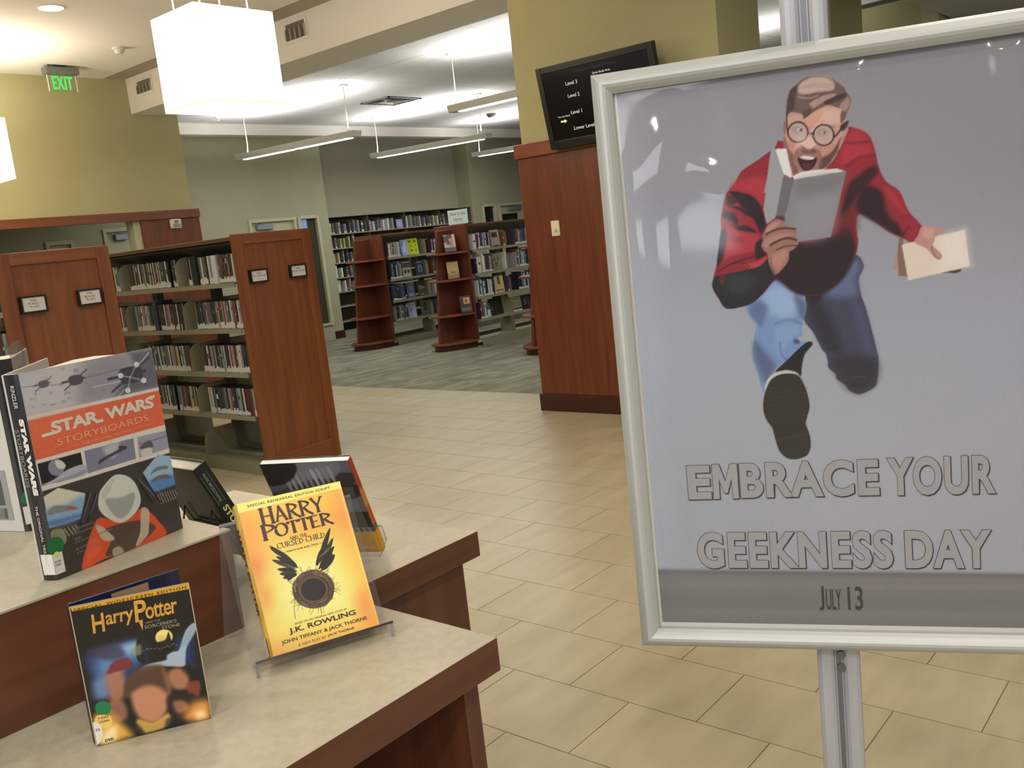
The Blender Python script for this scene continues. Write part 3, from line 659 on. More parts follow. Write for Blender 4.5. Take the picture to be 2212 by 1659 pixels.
def display_book(P, yaw_, w, h, tk, tilt, cells, label, cat='book', base=(128, 128, 128)):
    """face-out book; cells: (u0,u1,v0,v1,colour) patches of its cover in fractions"""
    P = Vector(P); R = Vector((math.cos(yaw_), math.sin(yaw_), 0)); N = Vector((-R.y, R.x, 0))
    U = Z3*math.cos(tilt)+N*math.sin(tilt); back = N*math.cos(tilt)-Z3*math.sin(tilt)
    P = P + Z3*(tk*math.sin(tilt)+.0008)
    b = MB(); b.obox(P, R*w, back*tk, U*h, 0, base, fc={1: (200, 196, 186)})
    for k, (u0, u1, v0, v1, c) in enumerate(cells):
        e = -back*(.0005+.0002*k); b.quad([P+R*w*u0+U*h*v0+e, P+R*w*u1+U*h*v0+e, P+R*w*u1+U*h*v1+e, P+R*w*u0+U*h*v1+e], 0, c)
    o = b.build('book', M_BOOK); tag(o, label, cat); return o
def blot(n, cols, seed):
    rs = random.Random(seed); out = []
    for i in range(n):
        u, v = rs.uniform(0, .75), rs.uniform(.05, .75); out.append((u, min(1, u+rs.uniform(.12, .35)), v, min(1, v+rs.uniform(.08, .25)), rs.choice(cols)))
    return out
def easel(P, yaw_, w, label):
    P = Vector(P); R = Vector((math.cos(yaw_), math.sin(yaw_), 0)); N = Vector((-R.y, R.x, 0))
    b = MB()
    for s in (.12, .88): b.tube([P+R*w*s-N*.018+Z3*.014, P+R*w*s-N*.018+Z3*.002, P+R*w*s+N*.06+Z3*.002, P+R*w*s+N*.10+Z3*.12], .0022, 6)
    b.tube([P+R*w*.12-N*.018+Z3*.014, P+R*w*.88-N*.018+Z3*.014], .0022, 6); b.tube([P+R*w*.12+N*.10+Z3*.12, P+R*w*.88+N*.10+Z3*.12], .0022, 6)
    o = b.build('book_easel', M_BLACK); return tag(o, label, 'stand')
YW = -PI/5
for (P, w, h, cells, base, lb) in (
    ((8.72, 8.39, 1.265), .15, .225, [(0, 1, 0, 1, (200, 178, 160)), (0, .5, .55, .95, (70, 52, 44)), (.45, .8, .3, .75, (176, 140, 118)), (.2, .55, .42, .6, (92, 66, 54)), (0, 1, 0, .25, (72, 62, 58)), (.3, .75, .78, 1, (60, 46, 40))], (60, 50, 46), 'pale and brown patterned book on the top shelf of the right end display'),
    ((8.70, 8.37, .918), .15, .222, [(0, 1, 0, 1, (176, 154, 96)), (0, 1, 0, .32, (140, 108, 70)), (.2, .85, .22, .5, (170, 142, 52)), (.35, .7, .3, .4, (120, 92, 40))], (150, 130, 90), 'tan book on the middle shelf of the right end display'),
    ((8.76, 8.27, .463), .155, .22, [(0, 1, 0, 1, (52, 48, 44)), (.32, .85, .52, .9, (206, 156, 88)), (.45, .62, .58, .8, (120, 60, 40)), (.1, .9, .1, .3, (88, 88, 84))], (50, 46, 42), 'dark book with a glowing orange spot on the low shelf of the right end display')):
    display_book(P, YW, w, h, .02, .22, cells, lb, base=base)
for (P, yw, w, h, cells, base, lb) in (
    ((9.545, 9.92, 1.263), -.12, .19, .235, [(0, 1, 0, 1, (188, 206, 40)), (.15, .35, .75, .88, (90, 104, 20)), (.6, .85, .75, .9, (100, 110, 30)), (.25, .4, .5, .58, (110, 120, 20)), (.2, .45, .22, .3, (70, 80, 10)), (.7, .8, .2, .32, (70, 80, 20)), (.7, .76, .5, .62, (80, 90, 20))], (180, 196, 50), 'bright lime green book facing out on the top shelf of the left case'),
    ((9.41, 9.93, 1.263), -.35, .11, .23, [(0, 1, 0, 1, (150, 172, 214)), (.3, .6, .2, .8, (196, 208, 236)), (.1, .4, .6, .9, (110, 136, 190))], (90, 100, 130), 'narrow pale blue book turned outward beside the lime green one'),
    ((9.39, 9.93, .951), -.1, .15, .225, [(0, 1, 0, 1, (178, 178, 170)), (0, 1, .6, .92, (96, 92, 88)), (.15, .45, .25, .45, (60, 58, 56)), (.55, .85, .25, .45, (60, 58, 56))], (120, 120, 116), 'white and grey book facing out below the pale blue one'),
    ((9.66, 9.93, .951), -.1, .16, .22, [(0, 1, 0, 1, (52, 64, 92)), (.25, .75, .2, .7, (112, 128, 156)), (.45, .55, .25, .5, (18, 20, 30)), (.15, .85, .8, .93, (130, 140, 160))], (44, 54, 78), 'dark blue book facing out with a small standing figure'),
    ((9.43, 9.93, .641), -.25, .12, .225, [(0, 1, 0, 1, (92, 104, 140)), (.2, .8, .1, .3, (150, 158, 176)), (.3, .8, .45, .8, (120, 130, 160))], (60, 66, 90), 'slate blue book facing out on the third shelf of the left case'),
    ((9.66, 9.93, .641), -.1, .15, .225, [(0, 1, 0, 1, (92, 84, 80))]+blot(7, [(130, 116, 108), (60, 54, 52), (150, 140, 132)], 3), (70, 64, 60), 'brown and grey patterned book facing out on the third shelf of the left case'),
    ((9.40, 9.93, .346), -.3, .13, .23, [(0, 1, 0, 1, (176, 186, 216)), (.3, .5, .4, .6, (120, 130, 170))], (160, 166, 190), 'pale blue book facing out on the lowest shelf of the left case'),
    ((9.68, 9.93, .346), -.1, .15, .225, [(0, 1, 0, 1, (112, 116, 112)), (.25, .7, .3, .75, (70, 74, 72)), (.4, .6, .75, .85, (30, 30, 30)), (.2, .8, .05, .2, (90, 92, 90))], (90, 92, 90), 'grey book facing out on the lowest shelf of the left case'),
    ((9.47, 8.24, 1.263), -.15, .16, .225, [(0, 1, 0, 1, (150, 142, 124)), (.15, .8, .55, .85, (60, 56, 52)), (.3, .6, .62, .75, (20, 20, 20)), (.2, .85, .02, .08, (30, 28, 28))], (110, 104, 92), 'grey book with a dark eye facing out on the top shelf of the right case'),
    ((9.47, 8.24, .951), -.15, .16, .22, [(0, 1, 0, 1, (128, 124, 104))]+blot(6, [(160, 156, 136), (96, 92, 78), (80, 80, 70)], 9), (100, 96, 84), 'mottled grey book facing out on the second shelf of the right case'),
    ((9.45, 8.24, .641), -.2, .16, .23, [(0, 1, 0, 1, (192, 172, 116)), (.35, .65, .5, .95, (96, 80, 56)), (.1, .9, .1, .2, (120, 110, 80))], (150, 136, 96), 'cream and brown book facing out on the third shelf of the right case'),
    ((9.2, 8.25, .346), 0, .12, .19, [(0, 1, 0, 1, (196, 208, 206)), (0, 1, .5, 1, (92, 100, 104))], (90, 90, 90), 'white and grey book facing out on the lowest shelf of the right case'),
    ((9.33, 8.26, .346), 0, .10, .23, [(0, 1, 0, 1, (34, 36, 34)), (.3, .6, .3, .5, (90, 90, 86))], (30, 30, 30), 'black book facing out on the lowest shelf of the right case'),
    ((9.45, 8.27, .346), 0, .16, .25, [(0, 1, 0, 1, (44, 38, 32)), (.5, .7, 0, .9, (26, 22, 20))], (40, 36, 30), 'dark brown book facing out on the lowest shelf of the right case'),
    ((10.0, 8.24, .346), 0, .22, .2, [(0, 1, 0, 1, (40, 34, 34)), (.2, .35, .3, .7, (130, 90, 84)), (.5, .7, .2, .8, (84, 50, 48))], (40, 34, 34), 'wide dark book facing out at the right of the lowest shelf, right case')):
    display_book(P, yw, w, h, .018, .12, cells, lb, base=base)

# wall bookcase along the niche
t = thing('wall_bookcase', 'tall grey steel bookcase filling the niche below the far wall', 'bookcase', (9.95, 12.12, 0))
FS = [1.715, 1.475, 1.237, .993, .757, .515, .262]
for x in (9.94, 10.82, 11.70, 12.58, 13.45): MB().box(x-.004, x+.004, 12.14, 12.44, 0, 1.99).build('side_plate', M_STEELD, t)
MB().box(9.94, 13.46, 12.12, 12.45, 1.985, 2.0).build('top_board', M_STEEL, t, bevel=.002)
MB().box(9.94, 13.46, 12.445, 12.455, .02, 1.985).build('back_panel', M_STEELD, t)
for i in range(4):
    x = 9.944+i*.88
    for z in FS: MB().box(x, x+.872, 12.12, 12.44, z-.018, z).build('shelf', M_STEEL, t)
    MB().box(x, x+.872, 12.10, 12.44, 0, .1).build('base', M_STEEL, t)
    MB().hexa([(x+.1, 12.3, 1.93), (x+.77, 12.3, 1.93), (x+.7, 12.43, 1.88), (x+.17, 12.43, 1.88), (x+.1, 12.3, 1.935), (x+.77, 12.3, 1.935), (x+.7, 12.43, 1.885), (x+.17, 12.43, 1.885)]).build('shelf_brace', M_GREYM, t)
ord_ = ['top', 'second', 'third', 'fourth', 'fifth', 'sixth']
for i, z in enumerate(FS[:6]):
    x1 = 12.72 if i == 0 else 10.75
    pal = [(206, 206, 198)]*5+[(150, 146, 140)]*2+[(90, 80, 76)]*3+[(170, 160, 110)]*2+[(110, 110, 116)]*2
    cb += row('book', 9.965, x1, z+.0006, lambda s, zz: (s, 12.15, zz), Xdv, Ydv, pal, (.018, .04), (.15, .215), .18, .03, '{c} spined book, {p} of the %s shelf in the tall wall bookcase' % ord_[i], 'book', 'wall bookcase books, %s shelf' % ord_[i], gapp=.85, gap=.012, gr=(.03, .085), top=(190, 186, 176), skip=((11.45, 11.66), (10.80, 10.84), (11.68, 11.72), (12.56, 12.6)) if i == 0 else ()) if i < 5 else 0
display_book((10.98+.5, 12.15, 1.716), 0, .15, .15, .02, .05, [(0, 1, 0, 1, (140, 150, 196)), (.1, .8, .2, .7, (160, 172, 214))], 'pale blue book facing out on the top shelf of the tall wall bookcase', base=(120, 126, 170))
print('books', cb)
t = thing('paper_sign', 'white New in the Library sign in a black frame above the right end display', 'sign', (8.94, 8.31, 1.606))
MB().box(8.955, 8.965, 8.13, 8.495, 1.606, 1.80).build('sign_frame', M_BLACKF, t, bevel=.002)
MB().box(8.948, 8.956, 8.14, 8.487, 1.611, 1.795).build('card', M_SIGNW, t)
MB().text('New in the', (8.9475, 8.313, 1.725), -Y3, Z3, .062, 'CENTER', 0, .98).build('lettering', mat('sign_ink', (70, 84, 84), .7), t)
MB().text('Library', (8.9475, 8.313, 1.655), -Y3, Z3, .062, 'CENTER', 0, .98).build('lettering', mat('sign_ink', (70, 84, 84), .7), t)

# ------------------------------------------------------------------ stepped display counter
ZL = .889; ZR = 1.049
t = thing('display_counter', 'stepped wood counter with beige laminate tops in front', 'counter', (.3, 1.4, 0))
Lp = [(-1.6, .847), (.892, .847), (.892, 1.19), (1.234, 1.19), (1.234, 2.012), (-1.6, 2.012)]
MB().prism(Lp, ZL-.05, ZL, m=1, mtop=0).build('worktop', [M_LAM, M_MAH], t, bevel=.0015)
MB().box(.838, .866, .872, 1.215, 0, ZL-.05).build('end_panel', M_MAHZ, t, bevel=.001)
MB().box(-1.6, .838, 1.17, 1.19, .08, ZL-.05).build('inner_back', M_DARKW, t)
MB().box(-1.6, .838, .90, 1.17, .08, .10).build('lower_shelf', M_DARKW, t)
MB().box(-1.6, .838, .895, .915, 0, .08).build('toe_kick', M_MAH, t)
MB().box(-1.6, -1.57, .872, 1.19, .1, ZL-.05).build('end_panel', M_MAHZ, t)
MB().box(-1.6, 1.208, 1.215, 1.99, .0, ZL-.05).build('cabinet_body', M_MAHZ, t, bevel=.001)
MB().box(-1.6, .738, 1.236, 1.86, ZL+.0002, ZR-.004).build('riser', M_MAH, t, bevel=.001)
MB().box(-1.6, .74, 1.234, 1.862, ZR-.004, ZR).build('riser_top', M_LAM, t, bevel=.001)

# ------------------------------------------------------------------ picture frame stand
PS = .97/.59525
O2 = Vector((.783, .529, .995-1.45))*PS + Vector((0, 0, 1.45))      # bottom-left corner of the frame
PD = Vector((.401, -.916, 0)).normalized(); PN = Vector((PD.y, -PD.x, 0))
if PN.dot(fwd) > 0: PN = -PN
FW, FH = .662, .97
def pp(u, v, d=0): return O2 + PD*u + Z3*v + PN*d
t = thing('poster_stand', 'silver floor stand holding a large framed event poster', 'poster stand', tuple(pp(FW/2, 0, -.03)[:2])+(0,))
fw = .0325
def prof_bar(a, b_, inn0, inn1, name):
    """rounded snap-frame bar from outer corner a to b_, mitred to inner corners"""
    mb = MB(); K = 7; ring = []
    for i in range(K+1):
        s = i/K; d = .004 + .012*math.sin(PI*min(1, s*1.0)) ; ring.append((s, d))
    A = [tuple(pp(a[0]+(inn0[0]-a[0])*s, a[1]+(inn0[1]-a[1])*s, d)) for s, d in ring]
    B = [tuple(pp(b_[0]+(inn1[0]-b_[0])*s, b_[1]+(inn1[1]-b_[1])*s, d)) for s, d in ring]
    A = [tuple(pp(a[0], a[1], -.008))]+A+[tuple(pp(inn0[0], inn0[1], -.004))]; B = [tuple(pp(b_[0], b_[1], -.008))]+B+[tuple(pp(inn1[0], inn1[1], -.004))]
    n = len(A); mb.v = A+B; mb.f = [(i, i+1, n+i+1, n+i) for i in range(n-1)]+[(0, n, 2*n-1, n-1)]; mb.f += [tuple(range(n))[::-1], tuple(range(n, 2*n))]
    mb.m = [0]*len(mb.f); mb.c = [None]*len(mb.f); o = mb.build(name, M_ALU, t)
    return o
o1 = prof_bar((0, 0), (0, FH), (fw, fw), (fw, FH-fw), 'frame_bar'); o2 = prof_bar((0, FH), (FW, FH), (fw, FH-fw), (FW-fw, FH-fw), 'frame_bar')
o3 = prof_bar((FW, FH), (FW, 0), (FW-fw, FH-fw), (FW-fw, fw), 'frame_bar'); o4 = prof_bar((FW, 0), (0, 0), (FW-fw, fw), (fw, fw), 'frame_bar')
MB().obox(pp(.004, .004, -.016), PD*(FW-.008), Z3*(FH-.008), PN*.008).build('backing_board', M_GREYM, t)
# fluted post
def post_poly():
    w, d = .0345, .014; P = []
    for x0, x1 in ((-w, -.006), (.006, w)):
        c = (x0+x1)/2; r = (x1-x0)/2
        P += [(c+r*math.cos(a), d*.45+d*.55*math.sin(a)) for a in [PI-PI*i/6 for i in range(7)]]
    P += [(w, -d), (-w, -d)]; return P
pc = pp(FW/2-.0035, 0, -.034); pc.z = 0; b = MB()
pol = [(pc+PD*x+PN*y) for x, y in post_poly()]
b.prism([(p.x, p.y) for p in pol], .012, 2.02); b.build('post', M_ALUP, t)
b = MB(); gr = pc+PN*.004; b.obox(gr-PD*.004+Z3*.012, PD*.008, PN*.004, Z3*2.0); b.build('post_channel', mat('post_channel_grey', (120, 122, 128), .4, .7), t)
for z in (pp(0, 0).z-.045, pp(0, 0).z-.022):
    MB().tube([pc+PN*.0085+PD*.004+Z3*z, pc+PN*.0125+PD*.004+Z3*z], .007, 10).build('bolt', M_CHROME, t)
MB().obox(pc-PD*.2-PN*.16+Z3*0, PD*.4, PN*.32, Z3*.012).build('base_plate', M_ALUP, t, bevel=.003)
ART = {
'POST': [
('Q',(152,146,150),422.4,80,[152,9422,6469,9636,6447,7874,154,7819]),
('P',(128,120,124),4927.5,80,[3004,9684,6353,9531,6319,7108,4552,7922,3290,8834]),
('P',(170,176,184),6335.4,60,[260,6455,2150,7013,2318,4013,1089,2468,60,3311]),
('P',(174,172,178),6335.4,50,[4099,4665,6293,5223,6248,2000,3288,2033]),
('Q',(206,208,218),492.8,55,[289,9116,276,6454,207,1310,400,1310,526,6431,462,9127]),
('Q',(124,120,117),21.1,100,[276,1361,6365,1287,6351,100,234,176]),
('Q',(112,104,105),56.3,90,[277,1369,6366,1302,6365,1234,270,1293]),
('Q',(136,132,128),176.0,50,[288,1123,6363,1098,6362,991,278,1004]),
('Q',(112,109,106),176.0,50,[268,884,6360,885,6359,778,258,764]),
('Q',(130,127,123),176.0,50,[248,643,6358,671,6356,563,238,523]),
('Q',(116,113,110),176.0,50,[233,453,6356,502,6354,394,222,332]),
('L',(116,108,110),56.3,40,[279,1012,6362,991],42.2),
('L',(116,108,110),56.3,40,[269,695,6358,701],42.2),
('P',(66,66,84),6.8,100,[3107,6104,3477,6206,3806,6487,3945,6308,3867,6103,3893,5832,3939,5682,4017,5304,4081,4958,4097,4797,4060,4466,4000,4377,3880,4314,3772,4290,3656,4350,3575,4459,3471,4547,3443,4642,3351,4741,3345,4846,3319,4975,3268,5048,3152,5322,3022,5540,3060,5835]),
('P',(104,114,150),112.6,85,[3495,6137,3782,6401,3903,6301,3831,6107,3842,5882,3692,5827,3397,5897]),
('P',(84,88,118),101.4,60,[3753,5777,3915,5628,4003,5214,4053,4891,3905,4901,3820,5386]),
('P',(40,38,46),101.4,70,[3090,5787,3306,5791,3461,5437,3569,5016,3375,5006,3197,5342]),
('P',(44,42,50),112.6,80,[3434,4886,4030,4847,4036,4479,3773,4320,3545,4508]),
('P',(34,32,36),45.0,90,[3083,6061,3274,5999,3286,5816,3112,5785]),
('L',(96,96,110),18.0,50,[3687,4557,3784,4575,3890,4552],11.3),
('P',(122,146,188),6.8,100,[2133,5866,2309,5990,2634,6226,2806,6165,2962,6026,3067,5834,3057,5652,3006,5518,2981,5381,2990,5300,2912,5243,2948,5187,3035,5169,2734,4909,2548,4780,2402,4599,2360,4382,2297,4534,2273,4702,2211,4967,2218,5156,2268,5411,2318,5525,2225,5649]),
('P',(160,182,214),112.6,80,[2445,6025,2716,6116,2923,5915,2955,5706,2773,5582,2555,5646,2456,5839]),
('P',(92,106,140),63.1,80,[2281,5900,2475,5791,2392,5519,2323,5501,2202,5720]),
('P',(80,90,118),78.8,75,[2262,5247,2428,5024,2550,4803,2378,4576,2289,4772,2226,5037]),
('P',(140,162,200),67.6,70,[2588,5457,2899,5480,2967,5336,2773,5211,2650,4985,2569,5132]),
('P',(70,78,104),56.3,60,[2902,5940,3064,5789,3024,5563,2942,5661]),
('P',(60,66,92),22.5,80,[2863,5239,2928,5211,2936,5164,2859,5170]),
('L',(84,98,132),18.0,70,[2640,5197,2651,5009,2734,4914],18.0),
('L',(84,96,130),31.5,50,[2591,5504,2793,5558,2986,5473],20.3),
('P',(34,32,32),6.8,100,[3035,5169,3136,5138,3008,4985,2954,4801,2913,4616,2747,4739,2545,4728,2734,4909]),
('P',(196,194,186),6.8,100,[2358,4434,2376,4541,2451,4655,2579,4726,2724,4740,2855,4702,2917,4620,2830,4644,2630,4656,2468,4571,2382,4385]),
('P',(46,42,40),6.8,100,[2374,4433,2470,4607,2632,4685,2810,4681,2913,4620,2985,4446,3029,4243,3028,4089,2983,3948,2964,3841,3001,3708,3022,3563,3006,3419,2935,3312,2775,3265,2641,3286,2538,3388,2495,3511,2460,3683,2433,3805,2361,3929,2320,4064,2318,4221]),
('L',(66,61,57),18.0,45,[2406,4479,2706,4427,3007,4433],11.3),
('L',(66,61,57),18.0,45,[2402,4408,2703,4360,3003,4372],11.3),
('L',(66,61,57),18.0,45,[2398,4336,2699,4294,3000,4311],11.3),
('L',(66,61,57),18.0,45,[2393,4265,2695,4227,2997,4249],11.3),
('L',(66,61,57),18.0,45,[2389,4193,2691,4161,2993,4188],11.3),
('L',(66,61,57),18.0,45,[2384,4121,2687,4094,2990,4126],11.3),
('L',(66,61,57),18.0,45,[2380,4049,2684,4027,2987,4064],11.3),
('L',(66,61,57),18.0,45,[2376,3977,2680,3960,2983,4003],11.3),
('L',(66,61,57),18.0,45,[2371,3905,2676,3893,2980,3941],11.3),
('L',(78,72,66),13.5,60,[2478,3609,2706,3636,3000,3684],11.3),
('P',(146,36,48),6.4,100,[2865,8310,2755,8255,2665,8188,2463,8073,2237,7951,2145,7829,2095,7750,1959,7609,1878,7343,1848,7142,1852,7039,1766,6623,1666,6296,1654,6193,1701,6025,1765,5949,1851,5820,2028,5811,2188,5844,2421,5987,2655,6200,2926,5966,3248,5904,3577,6079,3804,6427,3881,6662,3863,6906,3913,7097,4137,6942,4315,6782,4494,6676,4633,6586,4745,6635,4804,6774,4763,6854,4609,7064,4495,7366,4323,7521,4226,7729,4180,7990,4124,8193,4031,8306,3892,8376,3810,8389,3718,8178,3454,7867]),
('P',(36,26,28),51.4,95,[2844,6834,3098,6741,3527,6809,3701,6923,3819,6757,3815,6448,3598,6088,3248,5904,2926,5966,2655,6200,2508,6324,2653,6538]),
('P',(90,30,38),85.6,60,[3655,7279,3888,7383,3877,6904,3756,6763,3590,6802]),
('P',(34,20,26),53.5,90,[3883,7275,4017,7497,4237,7385,4325,7030,4519,6804,4475,6700,4137,6942,3917,7108]),
('P',(40,20,26),47.1,85,[3771,7526,3921,7659,4131,7784,4208,7689,4037,7495,3843,7301,3711,7141,3647,7104]),
('P',(182,52,64),74.9,75,[3763,8257,3911,8344,4068,8217,4138,7953,3972,7889,3743,7832,3664,7906]),
('P',(176,48,58),38.5,80,[4281,7466,4457,7317,4588,7023,4469,7101,4335,7288]),
('P',(150,42,54),30.0,70,[4482,6905,4646,6952,4761,6811,4675,6625,4516,6728]),
('L',(60,16,26),30.0,60,[3780,8170,3943,8148,4106,8148],21.4),
('L',(70,18,28),42.8,60,[3764,7829,3974,7931,4157,7930],30.0),
('L',(64,16,26),21.4,70,[4601,6828,4516,6707,4503,6643],21.4),
('P',(186,56,66),51.1,75,[2142,7798,2584,7796,2529,7508,2498,7409,2405,7535,2233,7632,2031,7669]),
('P',(34,20,28),17.9,92,[2017,7645,2181,7613,2354,7541,2471,7386,2512,7240,2553,7080,2470,6959,2423,7016,2357,7179,2227,7349,2110,7504]),
('P',(44,22,30),15.3,85,[1969,7605,2110,7504,2081,7456,1958,7444]),
('P',(36,20,28),20.4,85,[1906,7345,2046,7317,2116,7205,2097,7115,1999,7191,1882,7269]),
('P',(36,20,28),15.3,80,[1989,7427,2167,7394,2313,7300,2383,7202,2271,7240,2138,7346]),
('P',(34,18,26),12.8,85,[2056,7081,2199,7105,2347,7024,2381,6968,2218,7011,2104,7036]),
('P',(40,22,34),10.2,92,[1855,7075,1941,7014,1905,6859,1836,6615,1743,6503,1790,6792]),
('P',(186,58,66),33.2,75,[1966,7090,2191,6988,2405,6939,2410,6808,2325,6686,2014,6650,1880,6597,1921,6805]),
('P',(120,30,40),28.1,60,[1930,6936,2186,6910,2157,6860,1951,6868]),
('P',(34,20,26),25.5,90,[2372,6812,2541,6873,2525,6627,2393,6548,2346,6605]),
('L',(44,18,28),15.3,75,[1749,6409,1952,6510,2164,6570,2396,6600],20.4),
('P',(190,70,76),15.3,80,[2171,6490,2340,6513,2523,6588,2439,6464,2282,6413]),
('P',(36,37,40),10.2,97,[1719,6345,1917,6367,2230,6405,2412,6440,2545,6533,2607,6290,2615,6224,2492,6076,2301,5892,2128,5826,1839,5809,1721,6009,1652,6149,1657,6257]),
('P',(52,56,58),63.9,80,[1914,6327,2225,6325,2317,6158,2127,6014,1896,6061]),
('P',(120,44,50),17.9,60,[1771,6340,1863,6345,1827,6201,1775,6219]),
('L',(40,16,24),7.7,85,[1939,6498,2071,6532,2185,6502,2245,6443],11.5),
('P',(196,150,136),5.3,100,[2903,8621,2881,8527,2889,8386,2874,8225,2912,8144,2949,8030,2959,7833,2998,7762,3165,7720,3390,7780,3499,7853,3588,7972,3656,8092,3704,8235,3772,8375,3791,8563,3717,8721,3493,8774,3178,8733,2988,8717]),
('P',(222,178,160),52.7,85,[3447,8696,3674,8685,3710,8574,3695,8471,3529,8472,3440,8548]),
('P',(218,160,130),42.1,75,[3214,8621,3438,8718,3460,8545,3352,8464,3229,8512]),
('P',(206,160,146),21.1,80,[2963,8656,3132,8665,3191,8582,2979,8568]),
('P',(196,132,116),36.9,75,[2911,8296,3109,8249,3104,8141,2962,8072,2912,8144]),
('P',(198,136,112),36.9,75,[3379,8170,3649,8157,3578,7994,3450,7935,3403,8027]),
('P',(112,72,64),23.2,80,[2894,8385,2880,8224,2931,8098,2964,7919,2998,7762,3081,7730,3067,7863,3010,7990,3006,8099,2937,8195]),
('P',(84,52,48),25.3,85,[3705,8256,3667,8101,3588,7982,3488,7855,3361,7827,3400,7974,3518,8034,3605,8109]),
('P',(150,104,96),31.6,85,[3040,8149,3148,8179,3346,8142,3404,8049,3397,7909,3319,7821,3170,7807,3067,7863,3021,7999]),
('P',(104,66,60),16.9,75,[3146,8146,3239,8113,3315,8146,3332,8079,3238,8081,3144,8103]),
('P',(226,184,172),10.5,95,[3176,8305,3219,8331,3292,8311,3350,8217,3337,8165,3241,8145,3150,8211,3147,8254]),
('L',(120,66,58),10.5,70,[3139,8202,3189,8152,3251,8135,3316,8168,3348,8185],12.6),
('L',(116,74,66),16.9,65,[3072,8145,3025,8064,3031,7977],12.6),
('L',(116,74,66),16.9,65,[3375,8106,3412,8005,3387,7921],14.7),
('P',(58,26,32),6.3,100,[3072,8042,3140,8039,3244,8004,3344,8008,3335,7939,3279,7859,3203,7825,3130,7855,3078,7960]),
('P',(96,44,50),14.7,80,[3134,7931,3220,7953,3281,7913,3224,7833,3152,7864]),
('P',(228,206,200),5.3,100,[3098,8044,3162,8058,3246,8036,3313,8012,3285,7988,3191,7995,3129,8019]),
('L',(176,112,108),10.5,70,[3080,7905,3129,7828,3202,7803,3277,7826,3322,7886],14.7),
('P',(112,86,80),4.2,100,[2937,8659,2929,8703,2955,8786,2961,8892,2981,8964,3017,9054,3105,9116,3203,9186,3308,9207,3462,9191,3594,9143,3702,9059,3790,8973,3808,8918,3850,8849,3873,8794,3854,8702,3815,8623,3779,8523,3715,8468,3716,8595,3745,8675,3695,8693,3554,8755,3439,8729,3343,8689,3224,8620,3182,8610,3175,8669,3051,8719,2988,8717,2953,8657,2949,8507,2935,8574]),
('P',(214,182,170),27.4,85,[3157,9118,3307,9191,3513,9171,3632,9091,3648,8994,3585,8961,3399,8967,3243,8958,3130,8995]),
('P',(186,150,138),16.9,85,[3288,8824,3479,8903,3664,8908,3599,8843,3495,8816,3346,8742,3305,8768]),
('P',(176,142,132),14.7,70,[3106,8956,3292,8908,3428,8931,3353,8889,3187,8892]),
('P',(62,46,42),12.6,90,[3495,8816,3652,8867,3797,8899,3794,8837,3659,8793,3524,8770]),
('P',(66,52,50),21.1,80,[2961,8892,3028,9053,3114,9093,3086,8959,3054,8772,2989,8738,2939,8691]),
('P',(180,142,130),14.7,80,[3707,8723,3782,8796,3844,8829,3850,8724,3784,8627,3735,8676]),
('P',(84,62,56),14.7,80,[3177,8712,3304,8737,3268,8657,3193,8614]),
('P',(60,44,42),8.4,90,[3708,8437,3819,8496,3805,8413,3751,8357,3710,8362]),
('L',(150,120,112),6.3,40,[3112,9051,3362,9046,3606,8979],4.2),
('L',(150,120,112),6.3,40,[3144,9059,3383,9054,3615,8990],4.2),
('L',(150,120,112),6.3,40,[3175,9067,3404,9061,3624,9002],4.2),
('L',(150,120,112),6.3,40,[3207,9075,3425,9069,3632,9013],4.2),
('L',(150,120,112),6.3,40,[3239,9083,3446,9076,3641,9024],4.2),
('L',(150,120,112),6.3,40,[3271,9091,3467,9083,3650,9036],4.2),
('L',(150,120,112),6.3,40,[3302,9099,3488,9091,3659,9047],4.2),
('L',(70,52,48),6.3,60,[3210,8941,3397,8936,3584,8940],7.4),
('L',(90,68,62),6.3,55,[3145,8897,3290,8866,3457,8895],6.3),
('P',(190,140,132),8.4,90,[3761,8355,3818,8369,3767,8259,3688,8109,3656,8092,3704,8235]),
('P',(150,100,100),6.3,90,[2897,8611,2924,8597,2917,8447,2890,8407,2879,8495]),
('L',(110,70,62),12.6,70,[3043,8570,3107,8582,3189,8539],12.6),
('L',(110,78,70),14.7,70,[3436,8474,3529,8461,3620,8427],14.7),
('P',(196,172,164),8.4,60,[3231,8399,3209,8331,3155,8286,3085,8276,3016,8304,2967,8363,2953,8437,2975,8505,3030,8550,3100,8560,3169,8531,3217,8473]),
('P',(150,128,124),31.6,55,[3171,8450,3157,8424,3125,8407,3081,8405,3038,8419,3008,8444,2998,8474,3011,8501,3044,8517,3087,8519,3130,8505,3161,8480]),
('P',(196,172,164),8.4,60,[3601,8307,3579,8237,3524,8191,3452,8180,3382,8209,3333,8269,3318,8345,3341,8415,3395,8462,3467,8472,3537,8443,3586,8383]),
('P',(150,128,124),31.6,55,[3539,8358,3526,8331,3493,8314,3449,8312,3405,8325,3374,8351,3364,8382,3377,8409,3410,8426,3454,8428,3498,8415,3529,8389]),
('P',(206,200,196),8.4,80,[3157,8447,3151,8434,3135,8426,3114,8425,3093,8431,3078,8443,3073,8458,3080,8471,3096,8479,3117,8480,3138,8474,3152,8462]),
('P',(70,60,60),6.3,85,[3157,8444,3154,8433,3146,8427,3135,8425,3125,8429,3117,8438,3115,8449,3119,8460,3127,8466,3137,8468,3148,8464,3155,8455]),
('P',(200,194,190),8.4,75,[3517,8356,3511,8344,3494,8337,3471,8337,3448,8343,3432,8355,3426,8368,3433,8380,3450,8387,3473,8387,3496,8381,3512,8370]),
('P',(80,70,68),7.4,75,[3500,8358,3496,8347,3487,8340,3476,8338,3465,8343,3457,8352,3454,8364,3458,8376,3467,8383,3478,8385,3489,8380,3497,8370]),
